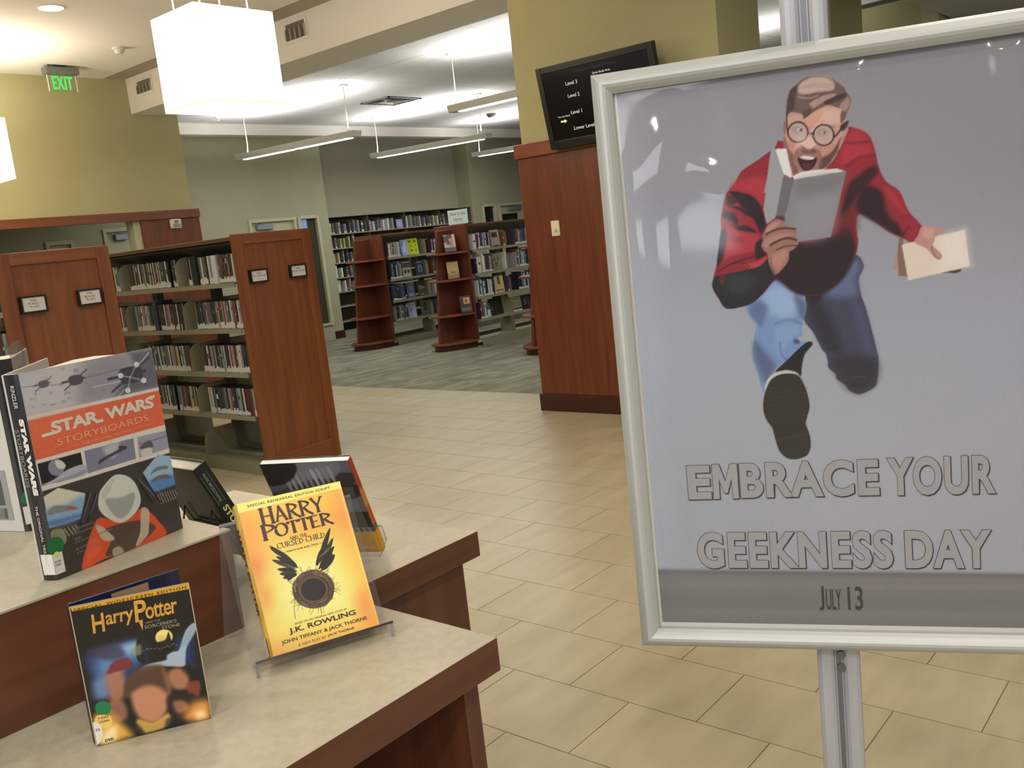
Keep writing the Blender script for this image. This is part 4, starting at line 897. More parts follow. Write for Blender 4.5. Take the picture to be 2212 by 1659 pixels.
('L',(44,34,36),3.2,100,[3237,8399,3230,8361,3213,8328,3189,8300,3158,8281,3122,8270,3084,8270,3047,8280,3013,8299,2984,8327,2963,8361,2950,8398,2947,8437,2954,8475,2971,8508,2996,8536,3027,8555,3063,8565,3101,8565,3138,8555,3172,8536,3200,8508,3221,8475,3234,8437,3237,8399],22.1),
('L',(44,34,36),3.2,100,[3606,8307,3599,8268,3583,8234,3558,8206,3527,8186,3490,8175,3452,8175,3414,8185,3379,8205,3350,8233,3328,8267,3315,8306,3312,8346,3320,8384,3336,8419,3361,8447,3393,8467,3429,8477,3467,8477,3505,8467,3540,8447,3569,8419,3590,8385,3603,8346,3606,8307],22.1),
('L',(44,34,36),3.2,100,[3234,8372,3280,8377,3320,8355],23.2),
('L',(44,34,36),3.2,100,[3603,8286,3634,8292,3722,8393,3765,8440],23.2),
('L',(44,34,36),4.2,100,[2937,8659,2937,8476,2951,8453],19.0),
('Q',(150,146,150),3.2,100,[2717,8272,2766,8195,2855,7801,2840,7539,2533,7574,2601,7788,2681,8217]),
('Q',(228,222,214),3.2,100,[2752,8186,2772,8211,2910,8198,2972,7776,2954,7745,2846,7819]),
('Q',(160,156,160),6.4,100,[2659,8097,2723,8264,2838,7779,2702,7181,2543,7079,2514,7318]),
('Q',(228,222,214),6.4,100,[2973,7769,3071,7810,3242,7828,3628,7807,3740,7757,3656,7745,3002,7713]),
('Q',(112,104,108),6.4,100,[2838,7779,2918,7754,3002,7715,2920,7406,2815,7084,2691,7175]),
('Q',(138,132,134),6.4,100,[2994,7721,3760,7754,3488,6786,3013,6761,2768,7022,2871,7300]),
('P',(150,145,148),128.4,60,[3001,7308,3597,7372,3485,6813,3015,6795]),
('P',(112,106,108),107.0,50,[3065,7697,3718,7727,3667,7538,3095,7474]),
('Q',(112,106,110),3.2,100,[2855,7801,2984,7720,2945,7593,2828,7606]),
('P',(160,112,100),5.1,100,[2708,7141,2806,7105,2838,7011,2960,6959,2988,6905,2965,6830,3005,6761,2996,6710,2930,6652,2866,6619,2846,6491,2764,6381,2644,6280,2596,6331,2542,6481,2537,6612,2478,6684,2448,6765,2475,6841,2466,6894,2537,7030,2618,7112]),
('P',(196,146,132),17.9,70,[2550,7028,2655,7095,2755,7097,2675,7015,2544,6938]),
('P',(190,140,126),20.4,65,[2485,6801,2617,6891,2795,6912,2956,6895,2791,6848,2636,6785,2531,6718]),
('P',(196,140,124),33.2,60,[2599,6580,2780,6667,2840,6609,2768,6459,2674,6363,2603,6449]),
('L',(62,36,36),12.8,85,[2531,6926,2660,6978,2800,6996,2972,6964],28.1),
('L',(58,34,34),12.8,85,[2584,6752,2726,6815,2865,6834,2975,6790],30.7),
('L',(70,42,40),11.5,80,[2667,6665,2783,6706,2908,6713,2983,6701],20.4),
('L',(90,56,52),10.2,60,[2555,7106,2481,6932,2462,6829],12.8),
('P',(60,34,38),15.3,70,[2686,7195,2810,7168,2818,7103,2745,7137]),
('L',(92,56,52),12.8,60,[2572,6557,2588,6398,2645,6287],12.8),
('Q',(132,100,84),6.4,100,[4464,6690,4514,6653,4564,6079,4436,6102,4422,6367]),
('Q',(170,142,128),6.4,100,[4432,6519,4365,6207,4436,6194]),
('Q',(60,48,44),6.4,100,[5029,6095,5308,6126,5301,6083,5217,6069]),
('Q',(226,206,188),6.4,100,[4496,6567,5374,6703,5422,6152,4568,6019]),
('Q',(238,224,212),128.4,70,[5015,6634,5374,6697,5417,6185,5020,6135]),
('P',(190,140,130),6.4,100,[4791,6818,4920,6783,5019,6779,5082,6755,5080,6687,4980,6667,4950,6576,4931,6508,5028,6395,5050,6324,5009,6293,4936,6343,4831,6479,4673,6582,4727,6685]),
('L',(120,76,70),12.8,65,[4911,6493,4947,6360,5005,6300],17.1),
('P',(216,166,152),34.2,65,[4820,6783,4939,6749,4915,6622,4796,6656]),
],
'HP': [
('Q',(246,186,84),5.1,100,[-145,2493,1771,2520,1753,-133,-230,-198]),
('P',(244,158,76),375.8,80,[-13,2051,455,2025,289,1410,29,1374,-65,1607]),
('P',(240,150,84),375.8,75,[1379,2172,1592,2141,1591,1470,1331,1389,1286,1822]),
('P',(238,112,72),153.7,75,[14,1378,147,1308,104,1062,0,1039,-9,1212]),
('P',(240,232,110),410.0,92,[345,1642,809,1362,1281,1402,1363,912,1298,295,855,217,310,209,3,168,47,620,62,954,328,1225]),
('P',(246,246,170),341.6,80,[408,1274,1050,1210,1226,807,1197,377,842,426,342,468,272,861]),
('P',(238,140,74),153.7,65,[-19,959,171,924,124,733,16,696]),
('P',(238,146,80),187.9,75,[1353,490,1522,513,1515,111,1397,76,1306,258]),
('P',(240,150,80),222.1,70,[-72,191,118,101,95,-56,-79,-36]),
('P',(250,222,84),273.3,60,[210,2139,1117,2140,1444,2138,1266,1882,717,1961,354,1888]),
('Q',(247,238,128),6.8,100,[-81,2263,1618,2305,1578,2125,15,2097,-17,2105]),
('L',(214,150,60),17.1,45,[6,2096,-30,-2],8.5),
('L',(255,250,220),34.2,45,[1531,2155,1529,1120,1563,27],17.1),
('P',(34,32,30),3.4,100,[616,1148,537,1308,406,1455,304,1529,407,1358]),
('P',(52,50,36),3.4,100,[587,1103,507,1213,384,1294,293,1322,394,1212]),
('P',(34,32,30),3.4,100,[595,1066,517,1141,409,1176,332,1172,427,1104]),
('P',(52,50,36),3.4,100,[587,1034,512,1096,415,1114,348,1098,436,1045]),
('P',(34,32,30),3.4,100,[582,1017,513,1062,433,1058,381,1029,460,996]),
('P',(34,32,30),3.4,100,[568,1231,505,1352,396,1451,309,1492,393,1368]),
('P',(34,32,30),3.4,100,[623,1111,558,1227,447,1319,360,1356,447,1237]),
('P',(34,32,30),3.4,100,[559,1059,494,1065,450,1026,436,979,500,987]),
('P',(40,36,30),3.4,100,[891,1074,1042,1222,1166,1426,1219,1572,1060,1388]),
('P',(52,50,36),3.4,100,[920,1049,1059,1148,1173,1301,1222,1417,1076,1288]),
('P',(40,36,30),3.4,100,[932,1028,1036,1052,1120,1128,1155,1200,1046,1156]),
('P',(34,32,30),3.4,100,[895,1020,1032,1082,1151,1198,1207,1294,1060,1207]),
('P',(40,36,30),3.4,100,[981,1015,1079,1035,1154,1106,1183,1175,1083,1135]),
('P',(40,36,30),3.4,100,[923,995,1011,995,1082,1046,1111,1104,1020,1087]),
('P',(40,36,30),3.4,100,[875,1079,970,1136,1030,1238,1044,1319,951,1240]),
('L',(150,150,120),5.1,60,[447,1228,519,1174],5.1),
('L',(150,150,120),5.1,60,[934,1169,1001,1223],5.1),
('L',(150,150,120),5.1,60,[464,1213,533,1160],5.1),
('L',(150,150,120),5.1,60,[954,1178,1021,1232],5.1),
('L',(150,150,120),5.1,60,[481,1198,546,1146],5.1),
('L',(150,150,120),5.1,60,[974,1187,1041,1241],5.1),
('L',(150,150,120),5.1,60,[498,1183,560,1132],5.1),
('L',(150,150,120),5.1,60,[994,1196,1061,1250],5.1),
('L',(150,150,120),5.1,60,[514,1168,573,1117],5.1),
('L',(150,150,120),5.1,60,[1014,1205,1081,1259],5.1),
('L',(150,150,120),5.1,60,[531,1153,587,1103],5.1),
('L',(150,150,120),5.1,60,[1034,1214,1101,1268],5.1),
('L',(150,150,120),5.1,60,[548,1138,601,1089],5.1),
('L',(150,150,120),5.1,60,[1054,1223,1122,1277],5.1),
('L',(150,150,120),5.1,60,[565,1123,614,1075],5.1),
('L',(150,150,120),5.1,60,[1074,1232,1142,1286],5.1),
('L',(150,150,120),5.1,60,[581,1108,628,1061],5.1),
('L',(150,150,120),5.1,60,[1094,1241,1162,1295],5.1),
('P',(86,64,54),6.8,100,[1046,680,971,558,840,490,688,496,556,571,477,697,473,840,544,963,674,1032,827,1030,963,954,1044,826]),
('L',(120,92,72),5.1,80,[519,628,489,674,479,727],13.7),
('L',(60,42,36),5.1,80,[695,515,641,530,597,564],10.2),
('L',(46,34,30),5.1,80,[847,508,812,495,774,498],6.8),
('L',(60,42,36),5.1,80,[899,509,874,492,844,490],6.8),
('L',(60,42,36),5.1,80,[951,868,986,799,985,725],6.8),
('L',(46,34,30),5.1,80,[1025,782,1027,694,987,617],10.2),
('L',(150,120,88),5.1,80,[982,666,944,600,878,559],6.8),
('L',(150,120,88),5.1,80,[568,578,519,627,494,689],6.8),
('L',(150,120,88),5.1,80,[597,554,547,591,516,643],6.8),
('L',(120,92,72),5.1,80,[492,803,492,833,506,859],13.7),
('L',(46,34,30),5.1,80,[569,633,536,678,524,731],10.2),
('L',(60,42,36),5.1,80,[517,636,487,687,479,744],13.7),
('L',(46,34,30),5.1,80,[977,760,975,699,946,646],10.2),
('L',(46,34,30),5.1,80,[486,858,498,900,527,934],6.8),
('L',(150,120,88),5.1,80,[565,957,603,992,653,1008],6.8),
('L',(150,120,88),5.1,80,[469,724,458,766,466,808],6.8),
('L',(150,120,88),5.1,80,[550,581,504,632,482,695],13.7),
('L',(60,42,36),5.1,80,[626,606,603,620,589,642],13.7),
('L',(120,92,72),5.1,80,[714,1043,756,1050,798,1040],6.8),
('L',(60,42,36),5.1,80,[1008,712,1000,664,972,624],13.7),
('L',(46,34,30),5.1,80,[567,965,612,1002,670,1018],6.8),
('L',(46,34,30),5.1,80,[1000,596,985,569,959,553],10.2),
('L',(60,42,36),5.1,80,[909,895,949,850,966,793],13.7),
('L',(150,120,88),5.1,80,[979,842,995,812,997,779],6.8),
('L',(60,42,36),5.1,80,[956,621,939,594,911,578],13.7),
('L',(46,34,30),5.1,80,[512,760,513,826,542,885],10.2),
('L',(46,34,30),5.1,80,[644,569,614,583,592,607],13.7),
('L',(150,120,88),5.1,80,[1021,752,1020,696,996,645],6.8),
('L',(150,120,88),5.1,80,[915,600,863,562,798,549],6.8),
('L',(120,92,72),5.1,80,[882,990,948,951,994,890],10.2),
('L',(46,34,30),5.1,80,[540,625,512,660,501,703],10.2),
('L',(150,120,88),5.1,80,[852,995,898,979,933,947],13.7),
('L',(150,120,88),5.1,80,[816,496,755,488,694,504],10.2),
('L',(150,120,88),5.1,80,[695,988,770,998,843,976],10.2),
('L',(46,34,30),5.1,80,[669,562,601,600,556,663],10.2),
('L',(46,34,30),5.1,80,[968,802,979,737,959,675],10.2),
('L',(60,42,36),5.1,80,[1010,758,1010,702,987,651],6.8),
('L',(120,92,72),5.1,80,[965,949,1011,903,1035,844],13.7),
('L',(46,34,30),5.1,80,[695,984,756,994,817,980],10.2),
('L',(120,92,72),5.1,80,[611,989,675,1020,747,1023],6.8),
('L',(60,42,36),5.1,80,[835,540,773,527,710,539],13.7),
('L',(60,42,36),5.1,80,[810,508,717,506,630,544],6.8),
('L',(60,42,36),5.1,80,[936,642,915,612,883,593],10.2),
('L',(46,34,30),5.1,80,[781,570,737,568,695,583],13.7),
('L',(150,120,88),5.1,80,[605,964,638,988,678,997],6.8),
('L',(120,92,72),5.1,80,[535,594,483,668,467,754],13.7),
('L',(150,120,88),5.1,80,[919,918,941,903,953,880],6.8),
('L',(150,120,88),5.1,80,[633,563,566,614,526,686],10.2),
('L',(150,120,88),5.1,80,[907,934,962,884,989,817],10.2),
('L',(60,42,36),5.1,80,[867,535,809,514,746,518],6.8),
('L',(120,92,72),5.1,80,[616,943,680,979,756,983],10.2),
('L',(60,42,36),5.1,80,[913,561,859,529,794,521],10.2),
('L',(46,34,30),5.1,80,[614,1003,663,1029,719,1033],6.8),
('L',(46,34,30),5.1,80,[517,817,534,879,577,928],6.8),
('L',(46,34,30),5.1,80,[607,926,671,966,748,974],10.2),
('L',(46,34,30),5.1,80,[538,709,524,783,546,855],10.2),
('L',(46,34,30),5.1,80,[841,584,791,568,738,573],6.8),
('L',(120,92,72),5.1,80,[624,541,554,589,510,660],10.2),
('L',(120,92,72),5.1,80,[554,861,593,921,656,957],6.8),
('L',(150,120,88),5.1,80,[481,820,500,892,548,950],10.2),
('L',(120,92,72),5.1,80,[467,827,481,890,521,941],6.8),
('L',(150,120,88),5.1,80,[826,965,877,947,918,910],13.7),
('L',(150,120,88),5.1,80,[630,563,584,592,552,636],13.7),
('L',(150,120,88),5.1,80,[810,998,839,995,864,980],13.7),
('L',(60,42,36),5.1,80,[470,763,475,851,519,927],6.8),
('L',(46,34,30),5.1,80,[486,720,475,786,492,849],10.2),
('L',(150,120,88),5.1,80,[493,794,504,864,545,922],10.2),
('L',(46,34,30),5.1,80,[897,899,940,852,960,793],13.7),
('L',(60,42,36),5.1,80,[634,535,558,585,510,660],6.8),
('L',(150,120,88),5.1,80,[507,797,514,850,542,896],13.7),
('L',(120,92,72),5.1,80,[850,530,774,513,697,529],13.7),
('L',(120,92,72),5.1,80,[726,500,644,520,576,570],10.2),
('L',(46,34,30),5.1,80,[776,1041,880,1019,964,955],6.8),
('L',(120,92,72),5.1,80,[869,586,821,563,768,561],13.7),
('L',(46,34,30),5.1,80,[1032,865,1061,789,1055,710],6.8),
('L',(120,92,72),5.1,80,[796,557,731,554,669,578],13.7),
('L',(120,92,72),5.1,80,[756,522,688,529,628,562],10.2),
('L',(60,42,36),5.1,80,[970,613,923,561,857,533],6.8),
('L',(46,34,30),5.1,80,[533,730,524,785,539,837],10.2),
('L',(150,120,88),5.1,80,[993,783,1000,758,995,732],6.8),
('L',(74,60,48),3.4,80,[530,941,518,1005],5.1),
('L',(74,60,48),3.4,80,[520,909,482,906],5.1),
('L',(74,60,48),3.4,80,[952,947,1064,1002],5.1),
('L',(74,60,48),3.4,80,[991,908,1020,971],5.1),
('L',(74,60,48),3.4,80,[1023,654,1116,669],5.1),
('L',(74,60,48),3.4,80,[992,909,1044,955],5.1),
('L',(74,60,48),3.4,80,[462,775,428,780],5.1),
('L',(74,60,48),3.4,80,[510,900,443,994],5.1),
('L',(74,60,48),3.4,80,[473,718,391,659],5.1),
('L',(74,60,48),3.4,80,[1031,834,1082,827],5.1),
('L',(74,60,48),3.4,80,[508,630,442,645],5.1),
('L',(74,60,48),3.4,80,[744,1040,765,1099],5.1),
('L',(74,60,48),3.4,80,[536,612,440,607],5.1),
('L',(74,60,48),3.4,80,[537,620,460,532],5.1),
('L',(74,60,48),3.4,80,[811,504,844,482],5.1),
('L',(74,60,48),3.4,80,[787,492,779,381],5.1),
('L',(74,60,48),3.4,80,[545,597,478,600],5.1),
('L',(74,60,48),3.4,80,[1033,816,1093,860],5.1),
('L',(74,60,48),3.4,80,[657,1009,658,1120],5.1),
('L',(74,60,48),3.4,80,[473,787,440,819],5.1),
('L',(74,60,48),3.4,80,[826,1026,870,1040],5.1),
('L',(74,60,48),3.4,80,[544,586,536,522],5.1),
('L',(74,60,48),3.4,80,[1024,649,1141,641],5.1),
('L',(74,60,48),3.4,80,[883,996,889,1066],5.1),
('L',(74,60,48),3.4,80,[1029,697,1123,667],5.1),
('L',(74,60,48),3.4,80,[658,1022,642,1134],5.1),
('L',(74,60,48),3.4,80,[702,1022,647,1070],5.1),
('L',(74,60,48),3.4,80,[1039,694,1147,706],5.1),
('L',(74,60,48),3.4,80,[763,502,740,424],5.1),
('L',(74,60,48),3.4,80,[655,516,613,465],5.1),
('L',(74,60,48),3.4,80,[829,508,820,403],5.1),
('L',(74,60,48),3.4,80,[521,940,428,975],5.1),
('L',(74,60,48),3.4,80,[908,975,963,1021],5.1),
('L',(74,60,48),3.4,80,[638,1013,550,1081],5.1),
('L',(74,60,48),3.4,80,[956,948,1047,977],5.1),
('L',(74,60,48),3.4,80,[1038,768,1134,755],5.1),
('L',(74,60,48),3.4,80,[799,498,782,388],5.1),
('L',(74,60,48),3.4,80,[969,551,1027,551],5.1),
('L',(74,60,48),3.4,80,[790,1033,782,1100],5.1),
('L',(74,60,48),3.4,80,[476,708,415,657],5.1),
('L',(74,60,48),3.4,80,[1037,661,1110,589],5.1),
('L',(74,60,48),3.4,80,[1039,684,1078,675],5.1),
('L',(74,60,48),3.4,80,[874,999,865,1069],5.1),
('L',(74,60,48),3.4,80,[504,894,437,965],5.1),
('L',(74,60,48),3.4,80,[1050,738,1103,734],5.1),
('L',(74,60,48),3.4,80,[691,498,625,419],5.1),
('P',(38,30,28),10.2,100,[932,712,888,639,808,599,716,603,635,648,587,724,584,809,627,882,706,922,799,920,881,875,930,798]),
('L',(122,96,66),6.8,75,[941,705,909,644,855,601,786,581,712,588,646,621,596,674,571,739,573,807,603,867,657,911,726,931,800,925,868,893,918,839,944,773,941,705],13.7),
('L',(60,44,36),5.1,80,[485,733,429,578,408,432],6.8),
],
'SW': [
('Q',(176,172,178),3.5,100,[-12,2853,2248,2879,2203,2170,-31,2224]),
('P',(196,192,196),173.3,70,[29,2834,915,2869,768,2286,12,2268]),
('P',(132,128,138),207.9,70,[1013,2852,1739,2866,1704,2298,820,2297]),
('Q',(86,86,96),80.9,85,[1736,2855,2228,2858,2190,2248,1374,2247,1535,2428,1822,2588]),
('Q',(128,124,134),6.9,55,[1444,2405,1536,2404,1538,2372,1445,2373]),
('Q',(140,136,144),6.9,55,[85,2510,173,2510,176,2488,88,2489]),
('Q',(128,124,134),6.9,55,[799,2778,876,2779,873,2730,796,2729]),
('Q',(128,124,134),6.9,55,[167,2578,203,2578,201,2536,165,2536]),
('Q',(128,124,134),6.9,55,[251,2405,291,2404,293,2379,253,2379]),
('Q',(140,136,144),6.9,55,[535,2388,602,2387,600,2346,533,2347]),
('Q',(150,146,152),6.9,55,[101,2398,138,2397,139,2369,102,2370]),
('Q',(150,146,152),6.9,55,[1613,2688,1665,2689,1667,2655,1614,2655]),
('Q',(140,136,144),6.9,55,[385,2547,425,2546,425,2509,384,2510]),
('Q',(128,124,134),6.9,55,[1180,2417,1252,2417,1254,2392,1183,2393]),
('Q',(150,146,152),6.9,55,[342,2742,399,2743,400,2712,342,2712]),
('Q',(150,146,152),6.9,55,[616,2822,678,2823,678,2791,617,2790]),
('Q',(150,146,152),6.9,55,[193,2693,232,2694,232,2662,193,2662]),
('Q',(140,136,144),6.9,55,[968,2422,1058,2421,1059,2389,969,2390]),
('Q',(128,124,134),6.9,55,[358,2373,447,2372,449,2347,360,2348]),
('Q',(140,136,144),6.9,55,[1472,2572,1523,2572,1525,2544,1475,2544]),
('Q',(150,146,152),6.9,55,[554,2625,636,2625,634,2582,552,2582]),
('Q',(140,136,144),6.9,55,[600,2494,697,2493,695,2448,598,2449]),
('Q',(150,146,152),6.9,55,[1035,2573,1077,2573,1076,2527,1033,2527]),
('Q',(150,146,152),6.9,55,[630,2418,688,2417,686,2375,629,2376]),
('Q',(128,124,134),6.9,55,[1483,2471,1578,2471,1580,2441,1485,2442]),
('Q',(128,124,134),6.9,55,[813,2637,851,2637,853,2613,816,2613]),
('L',(84,80,88),4.6,85,[19,2681,287,2649,541,2614,1016,2623,1693,2648],6.9),
('L',(96,90,98),5.8,100,[186,2663,420,2666],18.5),
('L',(96,90,98),5.8,100,[313,2660,459,2741],12.7),
('L',(96,90,98),5.8,100,[324,2658,193,2586],12.7),
('P',(96,90,98),6.9,100,[263,2702,391,2699,387,2623,269,2619]),
('L',(80,75,84),5.8,100,[599,2627,949,2630],25.9),
('L',(80,75,84),5.8,100,[788,2621,1007,2739],17.8),
('L',(80,75,84),5.8,100,[805,2618,610,2515],17.8),
('P',(80,75,84),6.9,100,[714,2683,905,2678,900,2568,723,2563]),
('L',(64,62,70),5.8,100,[1322,2533,1964,2534],42.5),
('L',(64,62,70),5.8,100,[1666,2521,2072,2725],29.2),
('L',(64,62,70),5.8,100,[1697,2515,1343,2340],29.2),
('P',(64,62,70),6.9,100,[1529,2629,1883,2619,1875,2426,1549,2421]),
('P',(216,214,210),5.8,100,[1883,2649,1873,2630,1852,2619,1828,2618,1806,2628,1792,2645,1790,2666,1800,2685,1820,2696,1845,2697,1867,2688,1881,2670]),
('L',(190,188,186),5.8,60,[1836,2658,1688,2493],23.1),
('P',(216,214,210),5.8,100,[1959,2392,1949,2373,1928,2362,1903,2362,1881,2372,1867,2390,1865,2411,1875,2429,1895,2440,1920,2441,1943,2431,1957,2413]),
('L',(190,188,186),5.8,60,[1912,2401,1688,2493],23.1),
('P',(216,214,210),5.8,100,[1654,2302,1644,2284,1624,2273,1600,2272,1578,2282,1565,2300,1563,2321,1573,2339,1592,2350,1616,2350,1638,2341,1652,2323]),
('L',(190,188,186),5.8,60,[1608,2311,1688,2493],23.1),
('P',(216,214,210),5.8,100,[1578,2538,1568,2520,1548,2509,1525,2508,1503,2518,1490,2535,1488,2555,1498,2574,1517,2585,1541,2585,1562,2576,1576,2559]),
('L',(190,188,186),5.8,60,[1533,2547,1688,2493],23.1),
('L',(200,198,194),5.8,80,[1062,2470,1516,2467],16.2),
('L',(206,204,200),5.8,80,[1894,2659,2081,2790],18.5),
('L',(196,194,192),5.8,80,[1290,2171,1543,2331],16.2),
('Q',(216,208,198),4.6,100,[-22,2238,-41,2285,2189,2245,2194,2197]),
('Q',(218,100,66),3.5,100,[12,2222,2184,2202,2180,1663,-1,1682]),
('P',(226,116,78),138.6,50,[73,2177,922,2171,887,2006,67,1982]),
('Q',(216,208,198),3.5,100,[-1,1682,2180,1663,2243,1051,36,993,-5,1639]),
('Q',(22,20,20),3.9,100,[20,1633,674,1617,674,1291,25,1323]),
('P',(132,132,150),5.2,100,[395,1477,367,1425,315,1396,253,1398,198,1430,164,1483,160,1543,187,1595,239,1625,300,1624,356,1592,391,1539]),
('P',(206,204,196),10.5,100,[283,1606,380,1567,416,1484,334,1470,279,1522]),
('P',(170,172,186),7.9,100,[26,1328,206,1360,419,1433,691,1438,674,1291]),
('P',(120,122,140),18.3,60,[199,1325,467,1345,675,1360,672,1311,325,1300]),
('Q',(122,126,146),3.9,100,[730,1622,1557,1600,1538,1288,720,1297]),
('P',(192,192,198),52.4,80,[1050,1601,1300,1601,1186,1410,1055,1484]),
('L',(52,52,66),10.5,90,[937,1401,1045,1435,1398,1497],44.5),
('P',(52,52,66),7.9,100,[1303,1548,1415,1505,1293,1498]),
('Q',(150,152,166),3.9,100,[1621,1598,2240,1566,2182,1291,1599,1284]),
('P',(70,70,80),13.1,85,[1648,1444,1817,1495,1874,1385,1685,1395]),
('P',(206,204,200),10.5,85,[1653,1390,1841,1381,1801,1270,1661,1281]),
('L',(90,90,100),10.5,70,[1642,1486,2139,1481],18.3),
('Q',(56,50,46),3.9,100,[10,1251,2175,1217,2166,-5,7,-30,-139,16]),
('Q',(206,206,186),5.2,100,[13,1175,244,1232,628,1034,472,717,11,736]),
('P',(120,158,196),52.4,85,[1,996,284,979,601,1004,487,725,6,744]),
('P',(70,110,170),28.8,75,[4,825,247,805,487,788,481,727,14,748]),
('P',(120,124,118),7.9,85,[22,941,119,1007,257,975,430,907,486,851,264,886,59,904]),
('P',(190,70,66),7.9,85,[432,887,422,877,399,874,370,880,343,893,324,909,319,924,329,934,352,937,381,932,409,919,427,903]),
('Q',(150,182,208),5.2,100,[1613,1053,1926,1250,2170,1156,2161,714,1749,715]),
('P',(72,122,180),34.0,85,[1691,895,1951,901,2176,863,2161,714,1749,715]),
('P',(104,110,110),7.9,85,[1724,980,1855,1065,2046,1039,2069,991,1859,1009]),
('P',(110,90,90),7.9,85,[1733,869,1843,932,2018,909,2086,834,1878,867]),
('L',(180,172,150),5.2,80,[1801,658,1840,494],11.8),
('L',(180,172,150),5.2,80,[1846,655,1886,494],11.8),
('L',(180,172,150),5.2,80,[1891,652,1932,493],11.8),
('L',(180,172,150),5.2,80,[1937,649,1978,492],11.8),
('L',(180,172,150),5.2,80,[1983,646,2025,491],11.8),
('L',(180,172,150),5.2,80,[2029,643,2072,490],11.8),
('L',(180,172,150),5.2,80,[2075,640,2119,489],11.8),
('L',(180,172,150),5.2,80,[2121,637,2166,489],11.8),
('L',(176,170,146),6.5,80,[164,659,216,529],18.3),
('L',(176,170,146),6.5,80,[219,657,271,534],18.3),
('L',(176,170,146),6.5,80,[275,656,326,540],18.3),
('L',(176,170,146),6.5,80,[331,654,381,546],18.3),
('L',(176,170,146),6.5,80,[387,652,437,552],18.3),
('L',(26,26,26),6.5,100,[676,1032,442,575],39.3),
('L',(120,150,176),5.2,70,[710,1021,495,659],10.5),
('L',(26,26,26),6.5,100,[776,975,578,631],31.4),
('L',(120,150,176),5.2,70,[811,964,632,715],10.5),
('L',(26,26,26),6.5,100,[1477,999,1683,558],34.0),
('L',(120,150,176),5.2,70,[1515,988,1744,648],10.5),
('L',(26,26,26),6.5,100,[1602,1002,1823,527],26.2),
('L',(120,150,176),5.2,70,[1641,991,1884,618],10.5),
('P',(150,146,122),13.1,85,[20,684,191,662,224,501,145,442,21,536]),
('P',(216,78,46),6.5,100,[364,6,516,333,618,489,775,629,1048,472,1255,455,1474,544,1624,427,1745,236,1826,0,1233,-13,720,25]),
('P',(236,100,60),39.3,60,[529,329,677,366,713,197,564,97,458,60]),
('P',(204,206,198),6.5,100,[825,934,885,1019,1068,1132,1190,1148,1340,1078,1449,940,1497,725,1451,578,1272,463,1073,450,871,609,789,766]),
('P',(150,152,146),20.9,85,[922,852,1162,803,1391,811,1379,682,1242,539,1086,512,968,655]),
('P',(176,178,170),26.2,60,[889,966,1061,1095,1135,1099,997,933,895,861]),
('P',(70,66,58),13.1,92,[806,437,1379,387,1631,234,1627,139,1254,13,1041,11,757,64,881,241]),
('P',(190,182,156),7.9,90,[683,531,765,516,946,270,881,241,752,313]),
('P',(192,184,158),7.9,90,[1472,531,1602,475,1548,221,1492,104,1271,21,1391,221]),
('P',(176,170,146),7.9,85,[883,109,1003,118,1055,6,890,1]),
('P',(62,56,50),28.8,85,[1508,627,1917,428,2184,258,2158,12,1876,-3,1781,252,1641,435]),
],
'DVD': [
('Q',(14,13,14),5.5,100,[16,1934,1398,1856,1382,-32,-41,-23]),
('P',(36,60,110),92.4,90,[93,1182,694,1192,697,885,544,720,95,575,87,841]),
('P',(96,140,190),110.9,85,[227,1148,622,1190,661,996,508,934,178,858]),
('P',(150,186,214),55.4,80,[479,1185,642,1205,643,1103,497,1079]),
('P',(60,50,70),44.4,75,[120,1236,445,1194,490,1040,298,1049,153,1127]),
('P',(120,150,190),66.5,75,[101,818,262,836,239,597,101,614]),
('Q',(30,56,120),92.4,85,[1117,1127,1286,1147,1259,739,1000,848]),
('P',(20,22,26),11.1,100,[731,1365,740,1201,712,922,635,942,626,1107]),
('P',(150,150,120),25.9,70,[592,1116,687,1153,677,1033,587,1036]),
('P',(246,220,130),9.2,100,[1065,1180,1053,1132,1018,1097,968,1084,918,1098,881,1134,867,1182,879,1230,914,1265,963,1278,1013,1264,1050,1229]),
('P',(200,160,80),29.6,50,[991,1138,980,1110,957,1093,929,1092,905,1106,889,1133,887,1164,899,1192,921,1208,948,1210,973,1195,989,1169]),
('P',(14,14,16),11.1,95,[863,1129,974,1142,1025,1232,1041,1105,1042,1002,833,1055]),
('P',(196,196,150),5.5,85,[717,1063,716,1060,714,1059,711,1059,709,1060,707,1063,707,1066,708,1069,710,1070,713,1070,716,1069,717,1066]),
('P',(196,196,150),5.5,85,[754,1076,753,1073,751,1072,748,1071,746,1073,744,1075,744,1079,745,1081,747,1083,750,1083,753,1082,754,1079]),
('P',(196,196,150),5.5,85,[780,1069,779,1066,777,1065,774,1065,771,1066,770,1069,770,1072,771,1075,773,1076,776,1076,778,1075,780,1072]),
('P',(196,196,150),5.5,85,[805,1069,804,1066,801,1065,799,1065,796,1066,795,1069,795,1072,796,1075,798,1076,801,1076,803,1075,805,1072]),
('P',(196,196,150),5.5,85,[836,1059,835,1057,833,1055,830,1055,827,1056,826,1059,826,1062,827,1065,829,1066,832,1067,834,1065,836,1063]),
('P',(196,196,150),5.5,85,[869,1061,868,1058,865,1057,863,1056,860,1058,858,1061,858,1064,859,1066,862,1068,864,1068,867,1067,868,1064]),
('P',(196,196,150),5.5,85,[897,1040,896,1037,894,1035,891,1035,889,1036,887,1039,887,1042,888,1045,890,1047,893,1047,895,1045,897,1043]),
('P',(196,196,150),5.5,85,[926,1044,925,1042,923,1040,920,1040,918,1041,916,1044,916,1047,917,1050,919,1051,922,1052,925,1050,926,1047]),
('P',(196,196,150),5.5,85,[954,1051,953,1048,950,1047,948,1047,945,1048,944,1051,943,1054,945,1057,947,1058,950,1058,952,1057,954,1054]),
